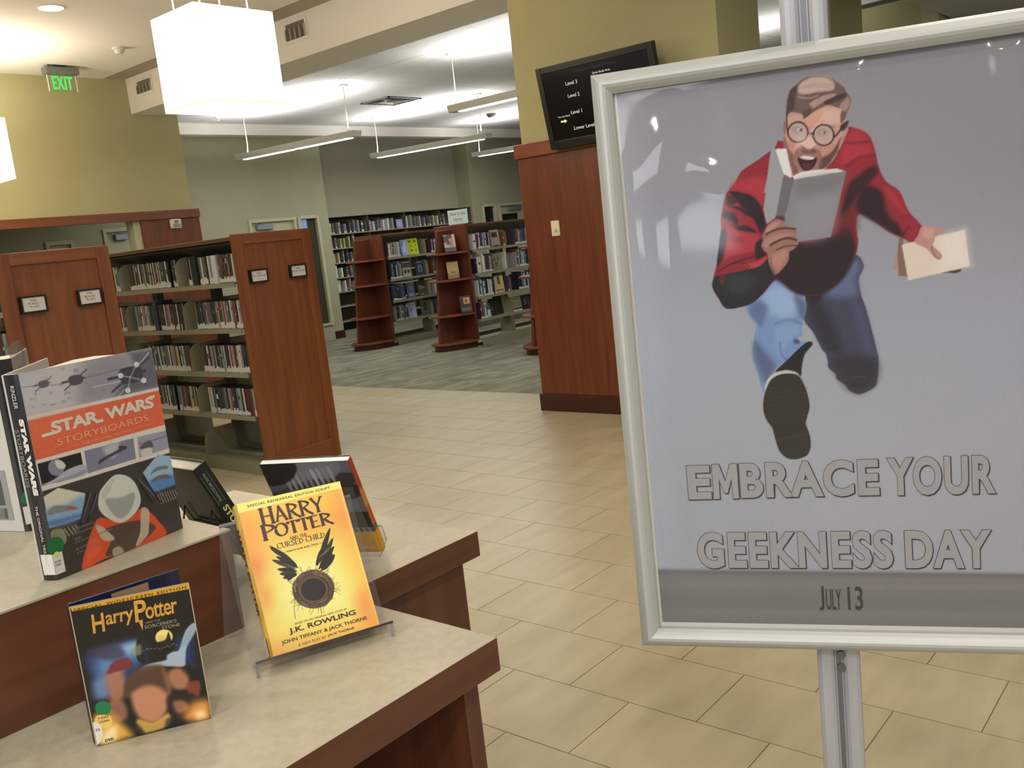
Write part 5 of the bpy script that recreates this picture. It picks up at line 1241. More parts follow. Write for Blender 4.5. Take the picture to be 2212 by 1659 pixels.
('P',(196,196,150),5.5,85,[985,1058,984,1055,982,1053,979,1053,977,1055,975,1057,975,1061,976,1063,978,1065,981,1065,984,1064,985,1061]),
('P',(196,196,150),5.5,85,[1010,1042,1009,1040,1006,1038,1004,1038,1001,1039,1000,1042,999,1045,1000,1048,1003,1049,1005,1050,1008,1048,1010,1045]),
('P',(196,196,150),5.5,85,[1041,1060,1040,1057,1038,1056,1035,1056,1032,1057,1031,1060,1031,1063,1032,1066,1034,1067,1037,1067,1039,1066,1041,1063]),
('P',(196,196,150),5.5,85,[1067,1069,1066,1067,1063,1065,1061,1065,1058,1066,1057,1069,1056,1072,1058,1075,1060,1077,1063,1077,1065,1075,1067,1073]),
('P',(196,196,150),5.5,85,[1095,1044,1094,1041,1092,1040,1089,1040,1086,1041,1085,1044,1085,1047,1086,1050,1088,1051,1091,1051,1093,1050,1095,1047]),
('P',(176,190,204),14.8,92,[592,790,714,881,933,886,960,941,1038,972,1113,984,1221,1204,1334,1279,1349,1193,1208,1001,1165,847,1131,752,955,797,812,814]),
('P',(130,160,180),25.9,75,[1137,1019,1236,1180,1340,1257,1325,1158,1211,1021]),
('P',(176,120,92),55.4,90,[255,899,444,869,409,551,260,509,236,680]),
('P',(120,40,44),18.5,92,[275,914,362,1013,523,1022,556,901,393,883,268,875]),
('P',(86,58,42),33.3,95,[409,551,482,777,677,870,920,807,955,569,885,359,704,595,512,523]),
('P',(150,112,80),33.3,65,[882,796,941,594,918,454,885,588]),
('P',(206,142,110),48.0,92,[501,567,707,615,883,464,868,259,699,118,532,207,475,409]),
('P',(186,126,90),40.7,90,[942,718,1075,746,1162,598,1122,462,963,505]),
('P',(140,70,48),25.9,85,[1132,522,1279,514,1240,325,1127,377]),
('P',(36,28,26),37.0,92,[873,404,1042,421,1213,332,1146,140,1016,28,884,129]),
('P',(180,120,90),37.0,80,[934,325,1061,311,1099,195,965,169]),
('P',(160,104,80),40.7,88,[226,519,382,497,401,285,289,254,200,362]),
('P',(224,180,90),25.9,85,[498,216,664,128,859,199,833,38,503,27]),
('P',(24,20,20),29.6,80,[381,166,488,157,551,-8,407,-8]),
('P',(250,170,80),92.4,90,[1026,89,1165,261,1348,233,1340,1,1177,-17]),
('P',(255,232,170),48.0,85,[1160,115,1257,131,1280,39,1185,34]),
('P',(240,180,80),73.9,92,[25,370,203,381,403,77,355,7,36,16]),
('P',(255,240,190),55.4,80,[153,189,259,180,215,27,56,31]),
('P',(20,20,20),25.9,60,[849,139,1055,39,865,8,795,28]),
('P',(18,118,66),7.4,100,[236,438,216,396,179,372,133,372,91,397,65,438,61,487,80,528,117,552,163,552,205,528,232,487]),
('P',(236,200,110),7.4,95,[45,364,98,386,198,352,221,294,174,204,22,247]),
('P',(228,224,214),7.4,100,[-5,296,79,272,93,145,39,36,-10,40]),
('Q',(214,160,40),5.5,100,[20,1741,-1,1836,1360,1813,1361,1718]),
],
}

# ------------------------------------------------------------------ printed pictures: a small painter on vertex colours
def catmull(P, closed=True, k=4):
    P = np.asarray(P, float); n = len(P); out = []
    for i in range(n if closed else n-1):
        p0 = P[(i-1) % n] if closed or i > 0 else P[0]; p1 = P[i]; p2 = P[(i+1) % n]; p3 = P[(i+2) % n] if closed or i+2 < n else P[-1]
        for j in range(k):
            t = j/k; out.append(.5*((2*p1)+(-p0+p2)*t+(2*p0-5*p1+4*p2-p3)*t*t+(-p0+3*p1-3*p2+p3)*t**3))
    if not closed: out.append(P[-1])
    return np.array(out)
class Canvas:
    def __init__(s, w, h, step, bgc):
        s.nx = int(round(w/step))+1; s.ny = int(round(h/step))+1
        s.x = np.linspace(0, w, s.nx); s.y = np.linspace(0, h, s.ny); s.w = w; s.h = h; s.step = step
        s.C = np.zeros((s.ny, s.nx, 3)); s.C[:] = bgc
    def blend(s, X0, X1, Y0, Y1, A, col):
        A = A[..., None]; s.C[Y0:Y1, X0:X1] = s.C[Y0:Y1, X0:X1]*(1-A)+np.array(col, float)*A
    def win(s, P, m):
        x0, y0 = P.min(0)-m; x1, y1 = P.max(0)+m
        return np.searchsorted(s.x, x0), np.searchsorted(s.x, x1), np.searchsorted(s.y, y0), np.searchsorted(s.y, y1)
    def dist(s, P, closed, W):
        gx, gy = np.meshgrid(s.x[W[0]:W[1]], s.y[W[2]:W[3]]); d2 = np.full(gx.shape, 1e18); ins = np.zeros(gx.shape, bool)
        n = len(P)
        for i in range(n if closed else n-1):
            a = P[i]; b = P[(i+1) % n]; e = b-a; l = e@e
            if l < 1e-12: continue
            t = np.clip(((gx-a[0])*e[0]+(gy-a[1])*e[1])/l, 0, 1)
            d2 = np.minimum(d2, (gx-a[0]-t*e[0])**2+(gy-a[1]-t*e[1])**2)
            if closed and a[1] != b[1]:
                c = ((a[1] > gy) != (b[1] > gy)); ins ^= c & (gx < (b[0]-a[0])*(gy-a[1])/(b[1]-a[1])+a[0])
        return np.sqrt(d2), ins
    def run(s, ops, unit=1e-4):
        for o in ops:
            kind, col, blur, al, fl = o[:5]; P = np.array(fl, float).reshape(-1, 2)*unit
            # blur and widths were noted in source pixels; px = metres per pixel on this sheet
            bl = max(blur*s.px, s.step*.55)
            if kind == 'L':
                P = catmull(P, False, 3) if len(P) > 2 else P; hw = o[5]*s.px/2; W = s.win(P, hw+bl)
                if W[1] <= W[0] or W[3] <= W[2]: continue
                d, _ = s.dist(P, False, W); sd = hw-d
            else:
                if kind == 'P': P = catmull(P, True, 4)
                W = s.win(P, bl)
                if W[1] <= W[0] or W[3] <= W[2]: continue
                d, ins = s.dist(P, True, W); sd = np.where(ins, d, -d)
            A = np.clip(sd/(2*bl)+.5, 0, 1); A = A*A*(3-2*A)*(al/100.0)
            s.blend(W[0], W[1], W[2], W[3], A, col)
    def sheet(s, name, O, R, U, m, parent, lift=0.0):
        O = Vector(O); R = Vector(R).normalized(); U = Vector(U).normalized(); Nn = R.cross(U)
        org = ORG[parent.name]; gx, gy = np.meshgrid(s.x, s.y)
        V = (np.array(O+Nn*lift)-np.array(org))[None, None]+gx[..., None]*np.array(R)+gy[..., None]*np.array(U)
        idx = np.arange(s.nx*s.ny).reshape(s.ny, s.nx)
        F_ = np.stack([idx[:-1, :-1], idx[:-1, 1:], idx[1:, 1:], idx[1:, :-1]], -1).reshape(-1, 4)
        me = D.meshes.new(name); me.vertices.add(s.nx*s.ny); me.vertices.foreach_set('co', V.reshape(-1))
        me.loops.add(F_.size); me.loops.foreach_set('vertex_index', F_.reshape(-1).astype(np.int32))
        me.polygons.add(len(F_)); me.polygons.foreach_set('loop_start', (np.arange(len(F_))*4).astype(np.int32)); me.polygons.foreach_set('loop_total', np.full(len(F_), 4, np.int32))
        me.update(calc_edges=True)
        at = me.color_attributes.new('Col', 'FLOAT_COLOR', 'POINT'); c = np.ones((s.nx*s.ny, 4)); c[:, :3] = lin(np.clip(s.C, 0, 255)).reshape(-1, 3)
        at.data.foreach_set('color', c.reshape(-1)); me.materials.append(m)
        o = D.objects.new(name, me); COL.objects.link(o); ORG[o.name] = org; o.parent = parent; return o
def paint(name, key, w, h, step, px, bgc, O, R, U, m, parent, lift=0.0003, grain=0.0):
    cv = Canvas(w, h, step, bgc); cv.px = px; cv.run(ART[key])
    if grain: cv.C += RNG.normal(0, grain, cv.C.shape[:2])[..., None]
    return cv.sheet(name, O, R, U, m, parent, lift)

def ftext(txt, O, R, U, u0, u1, v0, v1, off=0.0, sp=1.0, shear=0.0, name='lettering', m=None, parent=None, sub=None, lift=0.0):
    """fit a line of lettering into a box u0..u1, v0..v1 (mm) on the plane O,R,U"""
    vs, fs = tmesh(txt, 'LEFT', off, shear, sp); a = np.array(vs); x0, y0 = a.min(0); x1, y1 = a.max(0)
    if m is None: m = M_INK
    O = Vector(O); R = Vector(R).normalized(); U = Vector(U).normalized(); Nn = R.cross(U)
    mb = MB(); k = 1e-3
    mb.v = [tuple(O+R*((u0+(x-x0)/(x1-x0)*(u1-u0))*k)+U*((v0+(y-y0)/(y1-y0)*(v1-v0))*k)+Nn*lift) for x, y in vs]
    mb.f = list(fs); mb.m = [0]*len(fs); mb.c = [None]*len(fs)
    return mb.build(name, m, parent)

# pen-drawn roman capitals (thick uprights, thin bars, flat serifs)
def _bowl(x0, y0, x1, y1, n=8): return [(x0, y0)]+[(x0+(x1-x0)*math.sin(math.pi*i/n)**.8, y0+(y1-y0)*i/n) for i in range(1, n)]+[(x0, y1)]
def _ell(cx, cy, rx, ry, a0=0, a1=360, n=20): return [(cx+rx*math.cos(math.radians(a0+(a1-a0)*i/n)), cy+ry*math.sin(math.radians(a0+(a1-a0)*i/n))) for i in range(n+1)]
ROM = {'H': (.92, [[(.16, 0), (.16, 1)], [(.76, 0), (.76, 1)], [(.16, .5), (.76, .5)]], [(.16, 0), (.16, 1), (.76, 0), (.76, 1)]),
 'A': (.88, [[(.08, 0), (.42, 1)], [(.38, 1), (.80, 0)], [(.2, .33), (.66, .33)]], [(.08, 0), (.80, 0)]),
 'R': (.90, [[(.16, 0), (.16, 1)], _bowl(.16, 1, .72, .48), [(.34, .5), (.58, .2), (.9, -.04)]], [(.16, 0), (.16, 1)]),
 'Y': (.84, [[(.06, 1), (.42, .45)], [(.80, 1), (.42, .45)], [(.42, .45), (.42, 0)]], [(.06, 1), (.80, 1), (.42, 0)]),
 'P': (.74, [[(.16, 0), (.16, 1)], _bowl(.16, 1, .74, .45)], [(.16, 0), (.16, 1)]),
 'O': (.96, [_ell(.48, .5, .4, .5)], []),
 'C': (.84, [_ell(.48, .5, .4, .5, 40, 320)], [(.8, .84)]),
 'T': (.78, [[(.39, 0), (.39, 1)], [(.04, .97), (.74, .97)], [(.04, .97), (.04, .84)], [(.74, .97), (.74, .84)]], [(.39, 0)]),
 'E': (.74, [[(.16, 0), (.16, 1)], [(.16, .97), (.66, .97)], [(.16, .5), (.56, .5)], [(.16, .03), (.7, .03)]], [(.16, 0), (.16, 1)]),
 'U': (.88, [[(.16, 1), (.16, .34), (.22, .1), (.45, 0), (.66, .1), (.74, .34), (.74, 1)]], [(.16, 1), (.74, 1)]),
 'S': (.66, [[(.56, .84), (.44, .98), (.24, .96), (.12, .8), (.2, .6), (.44, .44), (.54, .24), (.44, .04), (.22, 0), (.08, .16)]], []),
 'D': (.88, [[(.16, 0), (.16, 1)], _bowl(.16, 1, .8, 0, 12)], [(.16, 0), (.16, 1)]),
 'I': (.34, [[(.17, 0), (.17, 1)]], [(.17, 0), (.17, 1)]),
 'L': (.70, [[(.16, 0), (.16, 1)], [(.16, .03), (.66, .03)], [(.66, .03), (.66, .16)]], [(.16, 0), (.16, 1)]),
 'N': (.9, [[(.14, 0), (.14, 1)], [(.14, 1), (.74, 0)], [(.74, 0), (.74, 1)]], [(.14, 0), (.14, 1), (.74, 1)]), ' ': (.4, [], [])}
def roman(txt, O, R, U, u0, u1, v0, v1, m, parent, lift, weight=.15, big=1.0, name='lettering'):
    O = Vector(O); R = Vector(R).normalized(); U = Vector(U).normalized(); Nn = R.cross(U); mb = MB(); x = 0; quads = []
    for ci, ch in enumerate(txt):
        w, st, se = ROM[ch]; kx = kx0 = big if ci == 0 else 1
        for s in st:
            s = catmull(s, False, 2) if len(s) > 5 else np.array(s, float)
            for a, b in zip(s[:-1], s[1:]):
                d = b-a; l = np.hypot(*d)
                if l < 1e-6: continue
                d = d/l; t = weight*(.36+.64*abs(d[1]))*(1 if d[0]*d[1] <= 0.05 else .72)/2; n = np.array([-d[1], d[0]])*t; e = d*t*.35
                quads.append([a-n-e, a+n-e, b+n+e, b-n+e] if False else [a-e-n, b+e-n, b+e+n, a-e+n]); quads[-1] = [(x+q[0]*kx, q[1]*(big if ci == 0 else 1) - (0 if ci else (big-1)*.25)) for q in quads[-1]]
        for (sx, sy) in se:
            y0 = sy-(.045 if sy > .5 else 0); q = [(sx-.17, y0), (sx+.17, y0), (sx+.15, y0+.05), (sx-.15, y0+.05)]
            quads.append([(x+p[0]*kx, p[1]*(big if ci == 0 else 1) - (0 if ci else (big-1)*.25)) for p in q])
        x += w*kx*1.02
    k = 1e-3
    for i, q in enumerate(quads):
        mb.quad([O+R*((u0+p[0]/x*(u1-u0))*k)+U*((v0+p[1]*(v1-v0))*k)+Nn*(lift+i*2e-7) for p in q])
    return mb.build(name, m, parent)

# ---- poster
ps = [o for o in D.objects if o.name == 'poster_stand'][0]
fw_ = .0305
PW, PH = FW-2*fw_, FH-2*fw_
cv = Canvas(FW-.004, FH-.004, .0015, (156, 156, 164)); cv.px = 1e-4
yy = np.linspace(0, 1, cv.ny)[:, None]
top_, mid_, low_ = np.array((136, 130, 136.)), np.array((162, 164, 172.)), np.array((160, 158, 164.))
g_ = np.where(yy > .55, mid_+(top_-mid_)*np.clip((yy-.55)/.4, 0, 1), low_+(mid_-low_)*np.clip(yy/.55, 0, 1)); cv.C[:] = g_[:, None, :]
cv.C += (np.sin(np.linspace(0, 9, cv.nx))[None]*np.cos(np.linspace(0, 11, cv.ny))[:, None]*2)[..., None]
cv.run(ART['POST']); cv.C = np.clip(cv.C*1.0*np.array((.985, 1.01, 1.045)), 0, 255); cv.C += RNG.normal(0, 1.2, cv.C.shape[:2])[..., None]
# crop the painted field to the visible opening
ix = (cv.x >= .030) & (cv.x <= FW-.030); iy = (cv.y >= .030) & (cv.y <= FH-.030)
cv.C = cv.C[np.ix_(iy, ix)]; x0_, y0_ = cv.x[ix][0], cv.y[iy][0]; cv.x = cv.x[ix]-x0_; cv.y = cv.y[iy]-y0_; cv.nx, cv.ny = len(cv.x), len(cv.y)
def tint(mname, c, r=.5): return mat(mname, c, r)
PO = pp(x0_, y0_, -.0065)
poster = cv.sheet('poster_print', PO, PD, Z3, M_POST, ps, 0.0)
wb = MB(); 
for (a, b_, c_, d_) in ((.030, .0375, .030, FH-.03), (FW-.0375, FW-.03, .03, FH-.03), (.0375, FW-.0375, .030, .040)): wb.obox(pp(a, c_, -.0060), PD*(b_-a), Z3*(d_-c_), PN*.0006)
wb.build('poster_margin', M_PAPER, ps)
OP = pp(0, 0, -.0055)
M_POUT = mat('poster_outline_ink', (40, 38, 42), .5); M_PFILL = mat('poster_letter_fill', (156, 156, 162), .5); M_PJ = mat('poster_date_ink', (44, 40, 42), .5)
def outline_line(txt, u0, u1, v0, v1):
    """outlined letters with a heavier lower right edge"""
    n = len(txt); 
    for nm_, of, du, dv, l, mm_ in (('letter_shadow', .046, 1.3, -1.3, 0, M_POUT), ('letter_outline', .046, 0, 0, .00008, M_POUT), ('letter_fill', .036, 0, 0, .00016, M_PFILL)):
        # the same box for all, grown by each layer's own offset
        g = (.0 if of == .046 else -.85)
        ftext(txt, OP, PD, Z3, u0+du-g, u1+du+g, v0+dv-g, v1+dv+g, of, 1.10, 0, nm_, mm_, ps, lift=l)
def letter_m(u0, u1, v0, v1):
    G = [(0, 0), (0, 1), (.30, 1), (.5, .52), (.70, 1), (1, 1), (1, 0), (.74, 0), (.74, .56), (.57, .16), (.43, .16), (.26, .56), (.26, 0)]
    P = [Vector((u0+x*(u1-u0), v0+y*(v1-v0))) for x, y in G]; I = []
    for i, p in enumerate(P):
        a = (p-P[i-1]).normalized(); b = (P[(i+1) % len(P)]-p).normalized(); na = Vector((a.y, -a.x)); nb = Vector((b.y, -b.x)); m_ = (na+nb).normalized(); I.append(p+m_*min(1.6, .85/max(.3, m_.dot(na))))
    for nm_, Q_, dx, dy, l, mm_ in (('letter_shadow', P, 1.3, -1.3, 0, M_POUT), ('letter_outline', P, 0, 0, .00008, M_POUT), ('letter_fill', I, 0, 0, .00016, M_PFILL)):
        vv = [tuple(OP+PD*((q.x+dx)*1e-3)+Z3*((q.y+dy)*1e-3)+PN*l-Vector(ORG[ps.name])) for q in Q_]
        me = D.meshes.new(nm_); me.from_pydata(vv, [], [tuple(range(len(vv)))]); me.materials.append(mm_); o = D.objects.new(nm_, me); COL.objects.link(o); ORG[o.name] = ORG[ps.name]; o.parent = ps
outline_line('E', 99.5, 139.5, 261.5, 322); letter_m(141.5, 184, 261.5, 323); outline_line('BRACE', 186, 403, 261.5, 324); outline_line('YOUR', 414, 571, 260.5, 325)
outline_line('GEEKNESS', 107, 419, 138.5, 204.5); outline_line('DAY', 436, 563, 139, 204)
ftext('J', OP, PD, Z3, 301.5, 309, 65, 108.5, .01, 1, 0, 'lettering', M_PJ, ps); ftext('ULY', OP, PD, Z3, 312, 336, 66.5, 103, .01, 1, 0, 'lettering', M_PJ, ps); ftext('13', OP, PD, Z3, 346, 369.5, 66.5, 108, .01, 1, 0, 'lettering', M_PJ, ps)
# clear protective sheet, wrinkled
nx, ny = 120, 170; mb = MB(); a_, b_ = .030, FW-.030; c_, d_ = .030, FH-.030; org = ORG[ps.name]
U_, V_ = np.meshgrid(np.linspace(a_, b_, nx), np.linspace(c_, d_, ny)); Hh = .0012*np.sin(U_*9+V_*3)*np.cos(V_*7-U_*4)
for (uu_, vv_, ru, rv, an, am) in ((.105, .86, .032, .05, -.5, .006), (.085, .80, .06, .045, .2, .005), (.175, .80, .035, .018, -.5, .004), (.40, .92, .12, .016, .9, .004), (.60, .90, .03, .07, .1, .006), (.06, .66, .02, .14, .05, .0035), (.10, .62, .012, .10, 0, .0025), (.07, .3, .03, .15, 0, .003), (.5, .35, .2, .03, .7, .0015), (.3, .6, .25, .2, 0, .002)):
    du = (U_-uu_)*math.cos(an)+(V_-vv_)*math.sin(an); dv = -(U_-uu_)*math.sin(an)+(V_-vv_)*math.cos(an); Hh += am*np.exp(-(du/ru)**2-(dv/rv)**2)
edge = np.clip(np.minimum(np.minimum(U_-a_, b_-U_), np.minimum(V_-c_, d_-V_))/.02, 0, 1); Hh = Hh*edge
Vv = [tuple(pp(u, v, -.0042+h)) for u, v, h in zip(U_.ravel(), V_.ravel(), Hh.ravel())]
mb.v = Vv; idx = np.arange(nx*ny).reshape(ny, nx); mb.f = [tuple(int(k) for k in q) for q in np.stack([idx[:-1, :-1], idx[:-1, 1:], idx[1:, 1:], idx[1:, :-1]], -1).reshape(-1, 4)]
mb.m = [0]*len(mb.f); mb.c = [None]*len(mb.f); mb.build('clear_sheet', M_SHEET, ps, smooth=True)

# ---- hardcover script book on its acrylic stand
def fr(q):
    x, y, z, ya, ti, w, h = q; R = Vector((math.cos(ya), math.sin(ya), 0)); n = Vector((-R.y, R.x, 0)); U = Z3*math.cos(ti)+n*math.sin(ti)
    return Vector((x, y, z)), R, U, R.cross(U)
HO, HR, HU, HN = fr((.6701, 1.0623, .9077, -.3932, .485, .155, .2232)); BW, BH, BT = .155, .2232, .030
t = thing('hardcover_book', 'yellow and orange hardcover play script leaning on a clear stand', 'book', tuple(HO))
b = MB(); b.obox(HO-HN*.003, HR*BW, HU*BH, HN*.0028).obox(HO-HN*BT, HR*BW, HU*BH, HN*.003); b.build('cover_board', mat('yellow_cover_board', (232, 186, 90), .35), t, bevel=.0008)
prof = [(0, 0), (-.0035, -.006), (-.0045, -.015), (-.0035, -.024), (0, -BT)]
sp_ = MB(); sp_.oprism(prof+[(.003, -BT), (.003, 0)], HO, HR, HN, HU*BH); sp_.build('spine', mat('spine_gold', (206, 160, 74), .35, noise=((60, 60, 30), (226, 196, 96), .35, .65)), t)
MB().obox(HO+HR*.002+HU*.003-HN*(BT-.003), HR*(BW-.006), HU*(BH-.006), HN*(BT-.006)).build('page_block', M_PAGES, t)
paint('front_cover', 'HP', BW, BH, .0006, 1e-4, (246, 190, 90), HO, HR, HU, M_COVER, t, .0002, 2.5)
M_HPI = mat('cover_title_ink', (66, 44, 44), .35); M_HPB = mat('cover_text_ink', (86, 76, 36), .4); M_HPK = mat('cover_author_ink', (58, 48, 34), .4)
LF = .0006
roman('HARRY', HO, HR, HU, 27, 121, 184.5, 207, M_HPI, t, LF, .21, 1.12); roman('POTTER', HO, HR, HU, 24, 129, 163, 181, M_HPI, t, LF, .22, 1.25)
roman('AND THE', HO, HR, HU, 61, 87.5, 153.6, 158.5, M_HPI, t, LF, .16); roman('CURSED CHILD', HO, HR, HU, 40.5, 112, 145.5, 153, M_HPI, t, LF, .15, 1.05)
ftext('SPECIAL REHEARSAL EDITION SCRIPT', HO, HR, HU, 14, 138, 215.0, 218.6, .012, 1.15, 0, 'lettering', M_HPB, t, lift=LF)
ftext('PARTS ONE AND TWO', HO, HR, HU, 53, 99, 137.2, 139.8, .02, 1.1, 0, 'lettering', M_HPI, t, lift=LF)
MB().obox(HO+HR*.046+HU*.1383+HN*LF, HR*.006, HU*.0003, HN*.0001).obox(HO+HR*.1005+HU*.1383+HN*LF, HR*.006, HU*.0003, HN*.0001).build('rule', M_HPI, t)
ftext('BASED ON AN ORIGINAL NEW STORY BY', HO, HR, HU, 38.5, 115, 34.8, 37.6, 0, 1.0, 0, 'lettering', M_HPB, t, lift=LF)
ftext('J.K. ROWLING', HO, HR, HU, 28, 125.5, 22.8, 32.2, .028, 1.0, 0, 'lettering', M_HPK, t, lift=LF)
ftext('JOHN TIFFANY & JACK THORNE', HO, HR, HU, 14.5, 139.5, 12.2, 18.6, .018, 1.0, 0, 'lettering', M_HPK, t, lift=LF)
ftext('A NEW PLAY BY', HO, HR, HU, 36, 76, 4.8, 8.6, 0, 1, 0, 'lettering', M_HPB, t, lift=LF); ftext('JACK THORNE', HO, HR, HU, 78.5, 118, 5.0, 9.2, .018, 1, 0, 'lettering', M_HPK, t, lift=LF)
SO = HO-HR*.0045-HN*.002
ftext('HARRY POTTER', HO-HR*.0043-HN*.028+HU*.0, HU*-1+HU*0, HN, -188, -60, 7, 21, .03, 1, 0, 'lettering', M_HPI, t, lift=.0006)
MB().obox(HO-HR*.0052-HN*.027+HU*.004, HN*.024, HU*.026, -HR*.0004).build('spine_label', M_PAPER, t)
# acrylic stand
t = thing('book_stand', 'clear bent acrylic book stand with a dark edged ledge under the yellow book', 'stand', tuple(HO-HN*.034-Z3*.0187))
PO_ = HO-HN*.0335; 
MB().obox(PO_+HR*-.026+HU*-.0022, HR*.2, HU*.207, HN*-.003).build('back_plate', M_ACRYL, t)
MB().obox(PO_+HR*-.026+HU*-.0022, HR*.2, HU*.002, HN*.0375).build('ledge', M_ACRYL, t)
le = HO+HR*-.026+HU*-.0022+HN*.0036
MB().obox(le, HR*.2, HU*.0032, HN*.001).build('ledge_edge', mat('ledge_edge_dark', (58, 48, 44), .25), t)
for k_ in (0.0, .196):
    b0 = Vector((le.x-.003, le.y-.003, ZL+.0006))+HR*k_; MB().hexa([b0, b0+HR*.004, b0+HR*.004+Vector((.001, .0025, 0)), b0+Vector((.001, .0025, 0)), le+HR*k_, le+HR*(k_+.004), le+HR*(k_+.004)-HN*.002, le+HR*k_-HN*.002]).build('foot', M_ACEDGE, t)
tp = PO_+HR*-.026+HU*.205
bt = Vector((tp.x+.004, tp.y+.052, ZL+.0006)); bt = Vector((.6935, 1.225, ZL+.0006))
MB().hexa([bt, bt+HR*.2, bt+HR*.2+Vector((.001, .0028, 0)), bt+Vector((.001, .0028, 0)), tp-HN*.001, tp+HR*.2-HN*.001, tp+HR*.2-HN*.004, tp-HN*.004]).build('rear_plate', M_ACRYL, t)
MB().tube([tp-HN*.0015, tp+HR*.2-HN*.0015], .0026, 8).build('bent_top_edge', M_ACEDGE, t, smooth=True)

# ---- storyboards book in front, standing open a little
SO, SR, SU, SN = fr((.4973, 1.2787, 1.0495, .1858, 0, .2152, .2865)); SW_, SH_ = .2152, .2860
t = thing('storyboard_book', 'large storyboard art book with an orange title band, standing on the riser', 'book', tuple(SO))
MB().obox(SO-SN*.0028, SR*SW_, SU*SH_, SN*.0026).build('front_board', mat('book_board_grey', (150, 146, 146), .4), t, bevel=.0006)
s2 = Vector((.4868, 1.2995, SO.z)); bd = Vector((.62, .785, 0)).normalized()
MB().obox(s2, bd*SW_*.98, SU*SH_, Vector((-bd.y, bd.x, 0))*.0026).build('back_board', mat('book_back_white', (196, 194, 188), .4), t, bevel=.0006)
sv = (s2-SO); sn = Vector((-abs(sv.y), -abs(sv.x), 0)).normalized()
MB().oprism([(0, 0), (.006, .0018), (.0165, .0018), (sv.length, 0), (sv.length, -.002), (0, -.002)], SO, sv.normalized(), sn, SU*SH_).build('spine', mat('book_spine_black', (18, 17, 22), .22, coat=.5), t)
pg = [(.4985, 1.2835), (.708, 1.3215), (.683, 1.372), (.668, 1.418), (.634, 1.418), (.585, 1.374), (.53, 1.325), (.493, 1.297)]
MB().prism(pg, SO.z+.004, SO.z+.280).build('page_block', M_PAGES, t)
paint('front_cover', 'SW', SW_, SH_, .0008, 1e-4, (150, 146, 150), SO, SR, SU, M_COVER, t, .0003, 5)
M_SWI = mat('storyboard_title_cream', (218, 206, 190), .4); M_SWT = mat('storyboard_thin_cream', (228, 168, 130), .4)
ftext('STAR', SO, SR, SU, 31, 106, 196.5, 214, .045, .95, 0, 'lettering', M_SWI, t, lift=.0008)
ftext('WARS', SO, SR, SU, 116, 201, 196.5, 214, .045, .95, 0, 'lettering', M_SWI, t, lift=.0008)
MB().oprism([(.0155, .1960), (.0370, .1960), (.0400, .2005), (.0155, .2003)], SO+SN*.0008, SR, SU, SN*.00005).build('lettering', M_SWI, t)
MB().oprism([(.100, .1955), (.1115, .1955), (.1115, .2000), (.097, .2000)], SO+SN*.0008, SR, SU, SN*.00005).build('lettering', M_SWI, t)
MB().oprism([(.193, .2105), (.2050, .2105), (.2050, .2150), (.194, .2150)], SO+SN*.0008, SR, SU, SN*.00005).build('lettering', M_SWI, t)
ftext('STORYBOARDS', SO, SR, SU, 35.8, 187, 179.5, 189, 0, 1.05, 0, 'lettering', M_SWT, t, lift=.0008)
ftext('THE ORIGINAL TRILOGY', SO, SR, SU, 71, 153.5, 171.2, 174.4, .01, 1.05, 0, 'lettering', M_SWT, t, lift=.0008)
MB().obox(SO+SR*.038+SU*.1728+SN*.0008, SR*.028, SU*.0005, SN*.0001).obox(SO+SR*.160+SU*.1728+SN*.0008, SR*.028, SU*.0005, SN*.0001).build('rule', M_SWT, t)
for i, (s_, y_) in enumerate((('FOREWORDS BY', 64), ('JOE JOHNSTON', 57), ('AND', 50.5), ('NILO RODIS-JAMERO', 45), ('EDITED BY', 36), ('J.W. RINZLER', 30))):
    ftext(s_, SO, SR, SU, 33, 33+len(s_)*3.6, y_-6, y_-2.6, 0, 1, 0, 'lettering', mat('dim_cover_text', (138, 132, 126), .5), t, lift=.0008)
# spine lettering reads downwards: right = -U, up = across the spine
sx_ = sv.normalized(); sb = SO+sn*.0022
def sptext(s_, v_top, v_bot, a0, a1, m_, off=0.0): ftext(s_, sb+sx_*0, -SU, -sx_, -v_top, -v_bot, -a1, -a0, off, 1, 0, 'lettering', m_, t, lift=.0003)
M_SPW = mat('spine_white', (214, 210, 208), .4)
sptext('RINZLER', 271, 240, 8, 14, M_SPW); sptext('STAR WARS', 226, 120, 3, 11, M_SPW, .07); sptext('STORYBOARDS', 212, 132, 14, 19.5, mat('spine_grey', (150, 146, 140), .4)); sptext('THE ORIGINAL TRILOGY', 106, 20, 9, 13, M_SPW)
# spine labels: green dot, white call number label with a yellow dot
MB().oprism([(math.cos(a)*.0125+.013, math.sin(a)*.0125+.047) for a in [i*PI/10 for i in range(20)]], SO+SN*.0011-SR*.009, SR, SU, SN*.0002).build('green_dot_sticker', mat('green_sticker', (16, 108, 58), .5), t)
MB().obox(SO+SN*.0012+SR*-.003+SU*.008, SR*.0145, SU*.029, SN*.0002).obox(sb+sx_*.001+SU*.008, sx_*.0185, SU*.029, sn*.0003).build('call_label', M_PAPER, t)
MB().oprism([(math.cos(a)*.0035+.003, math.sin(a)*.0035+.036) for a in [i*PI/6 for i in range(12)]], SO+SN*.0016, SR, SU, SN*.0002).build('yellow_dot_sticker', mat('yellow_sticker', (214, 224, 80), .5), t)
ftext('791.4375', SO, SR, SU, -2, 7.5, 24, 26.5, .02, 1, 0, 'lettering', M_INK, t, lift=.0016); ftext('STORYB', SO, SR, SU, -2, 6.5, 19.5, 22, .02, 1, 0, 'lettering', M_INK, t, lift=.0016)

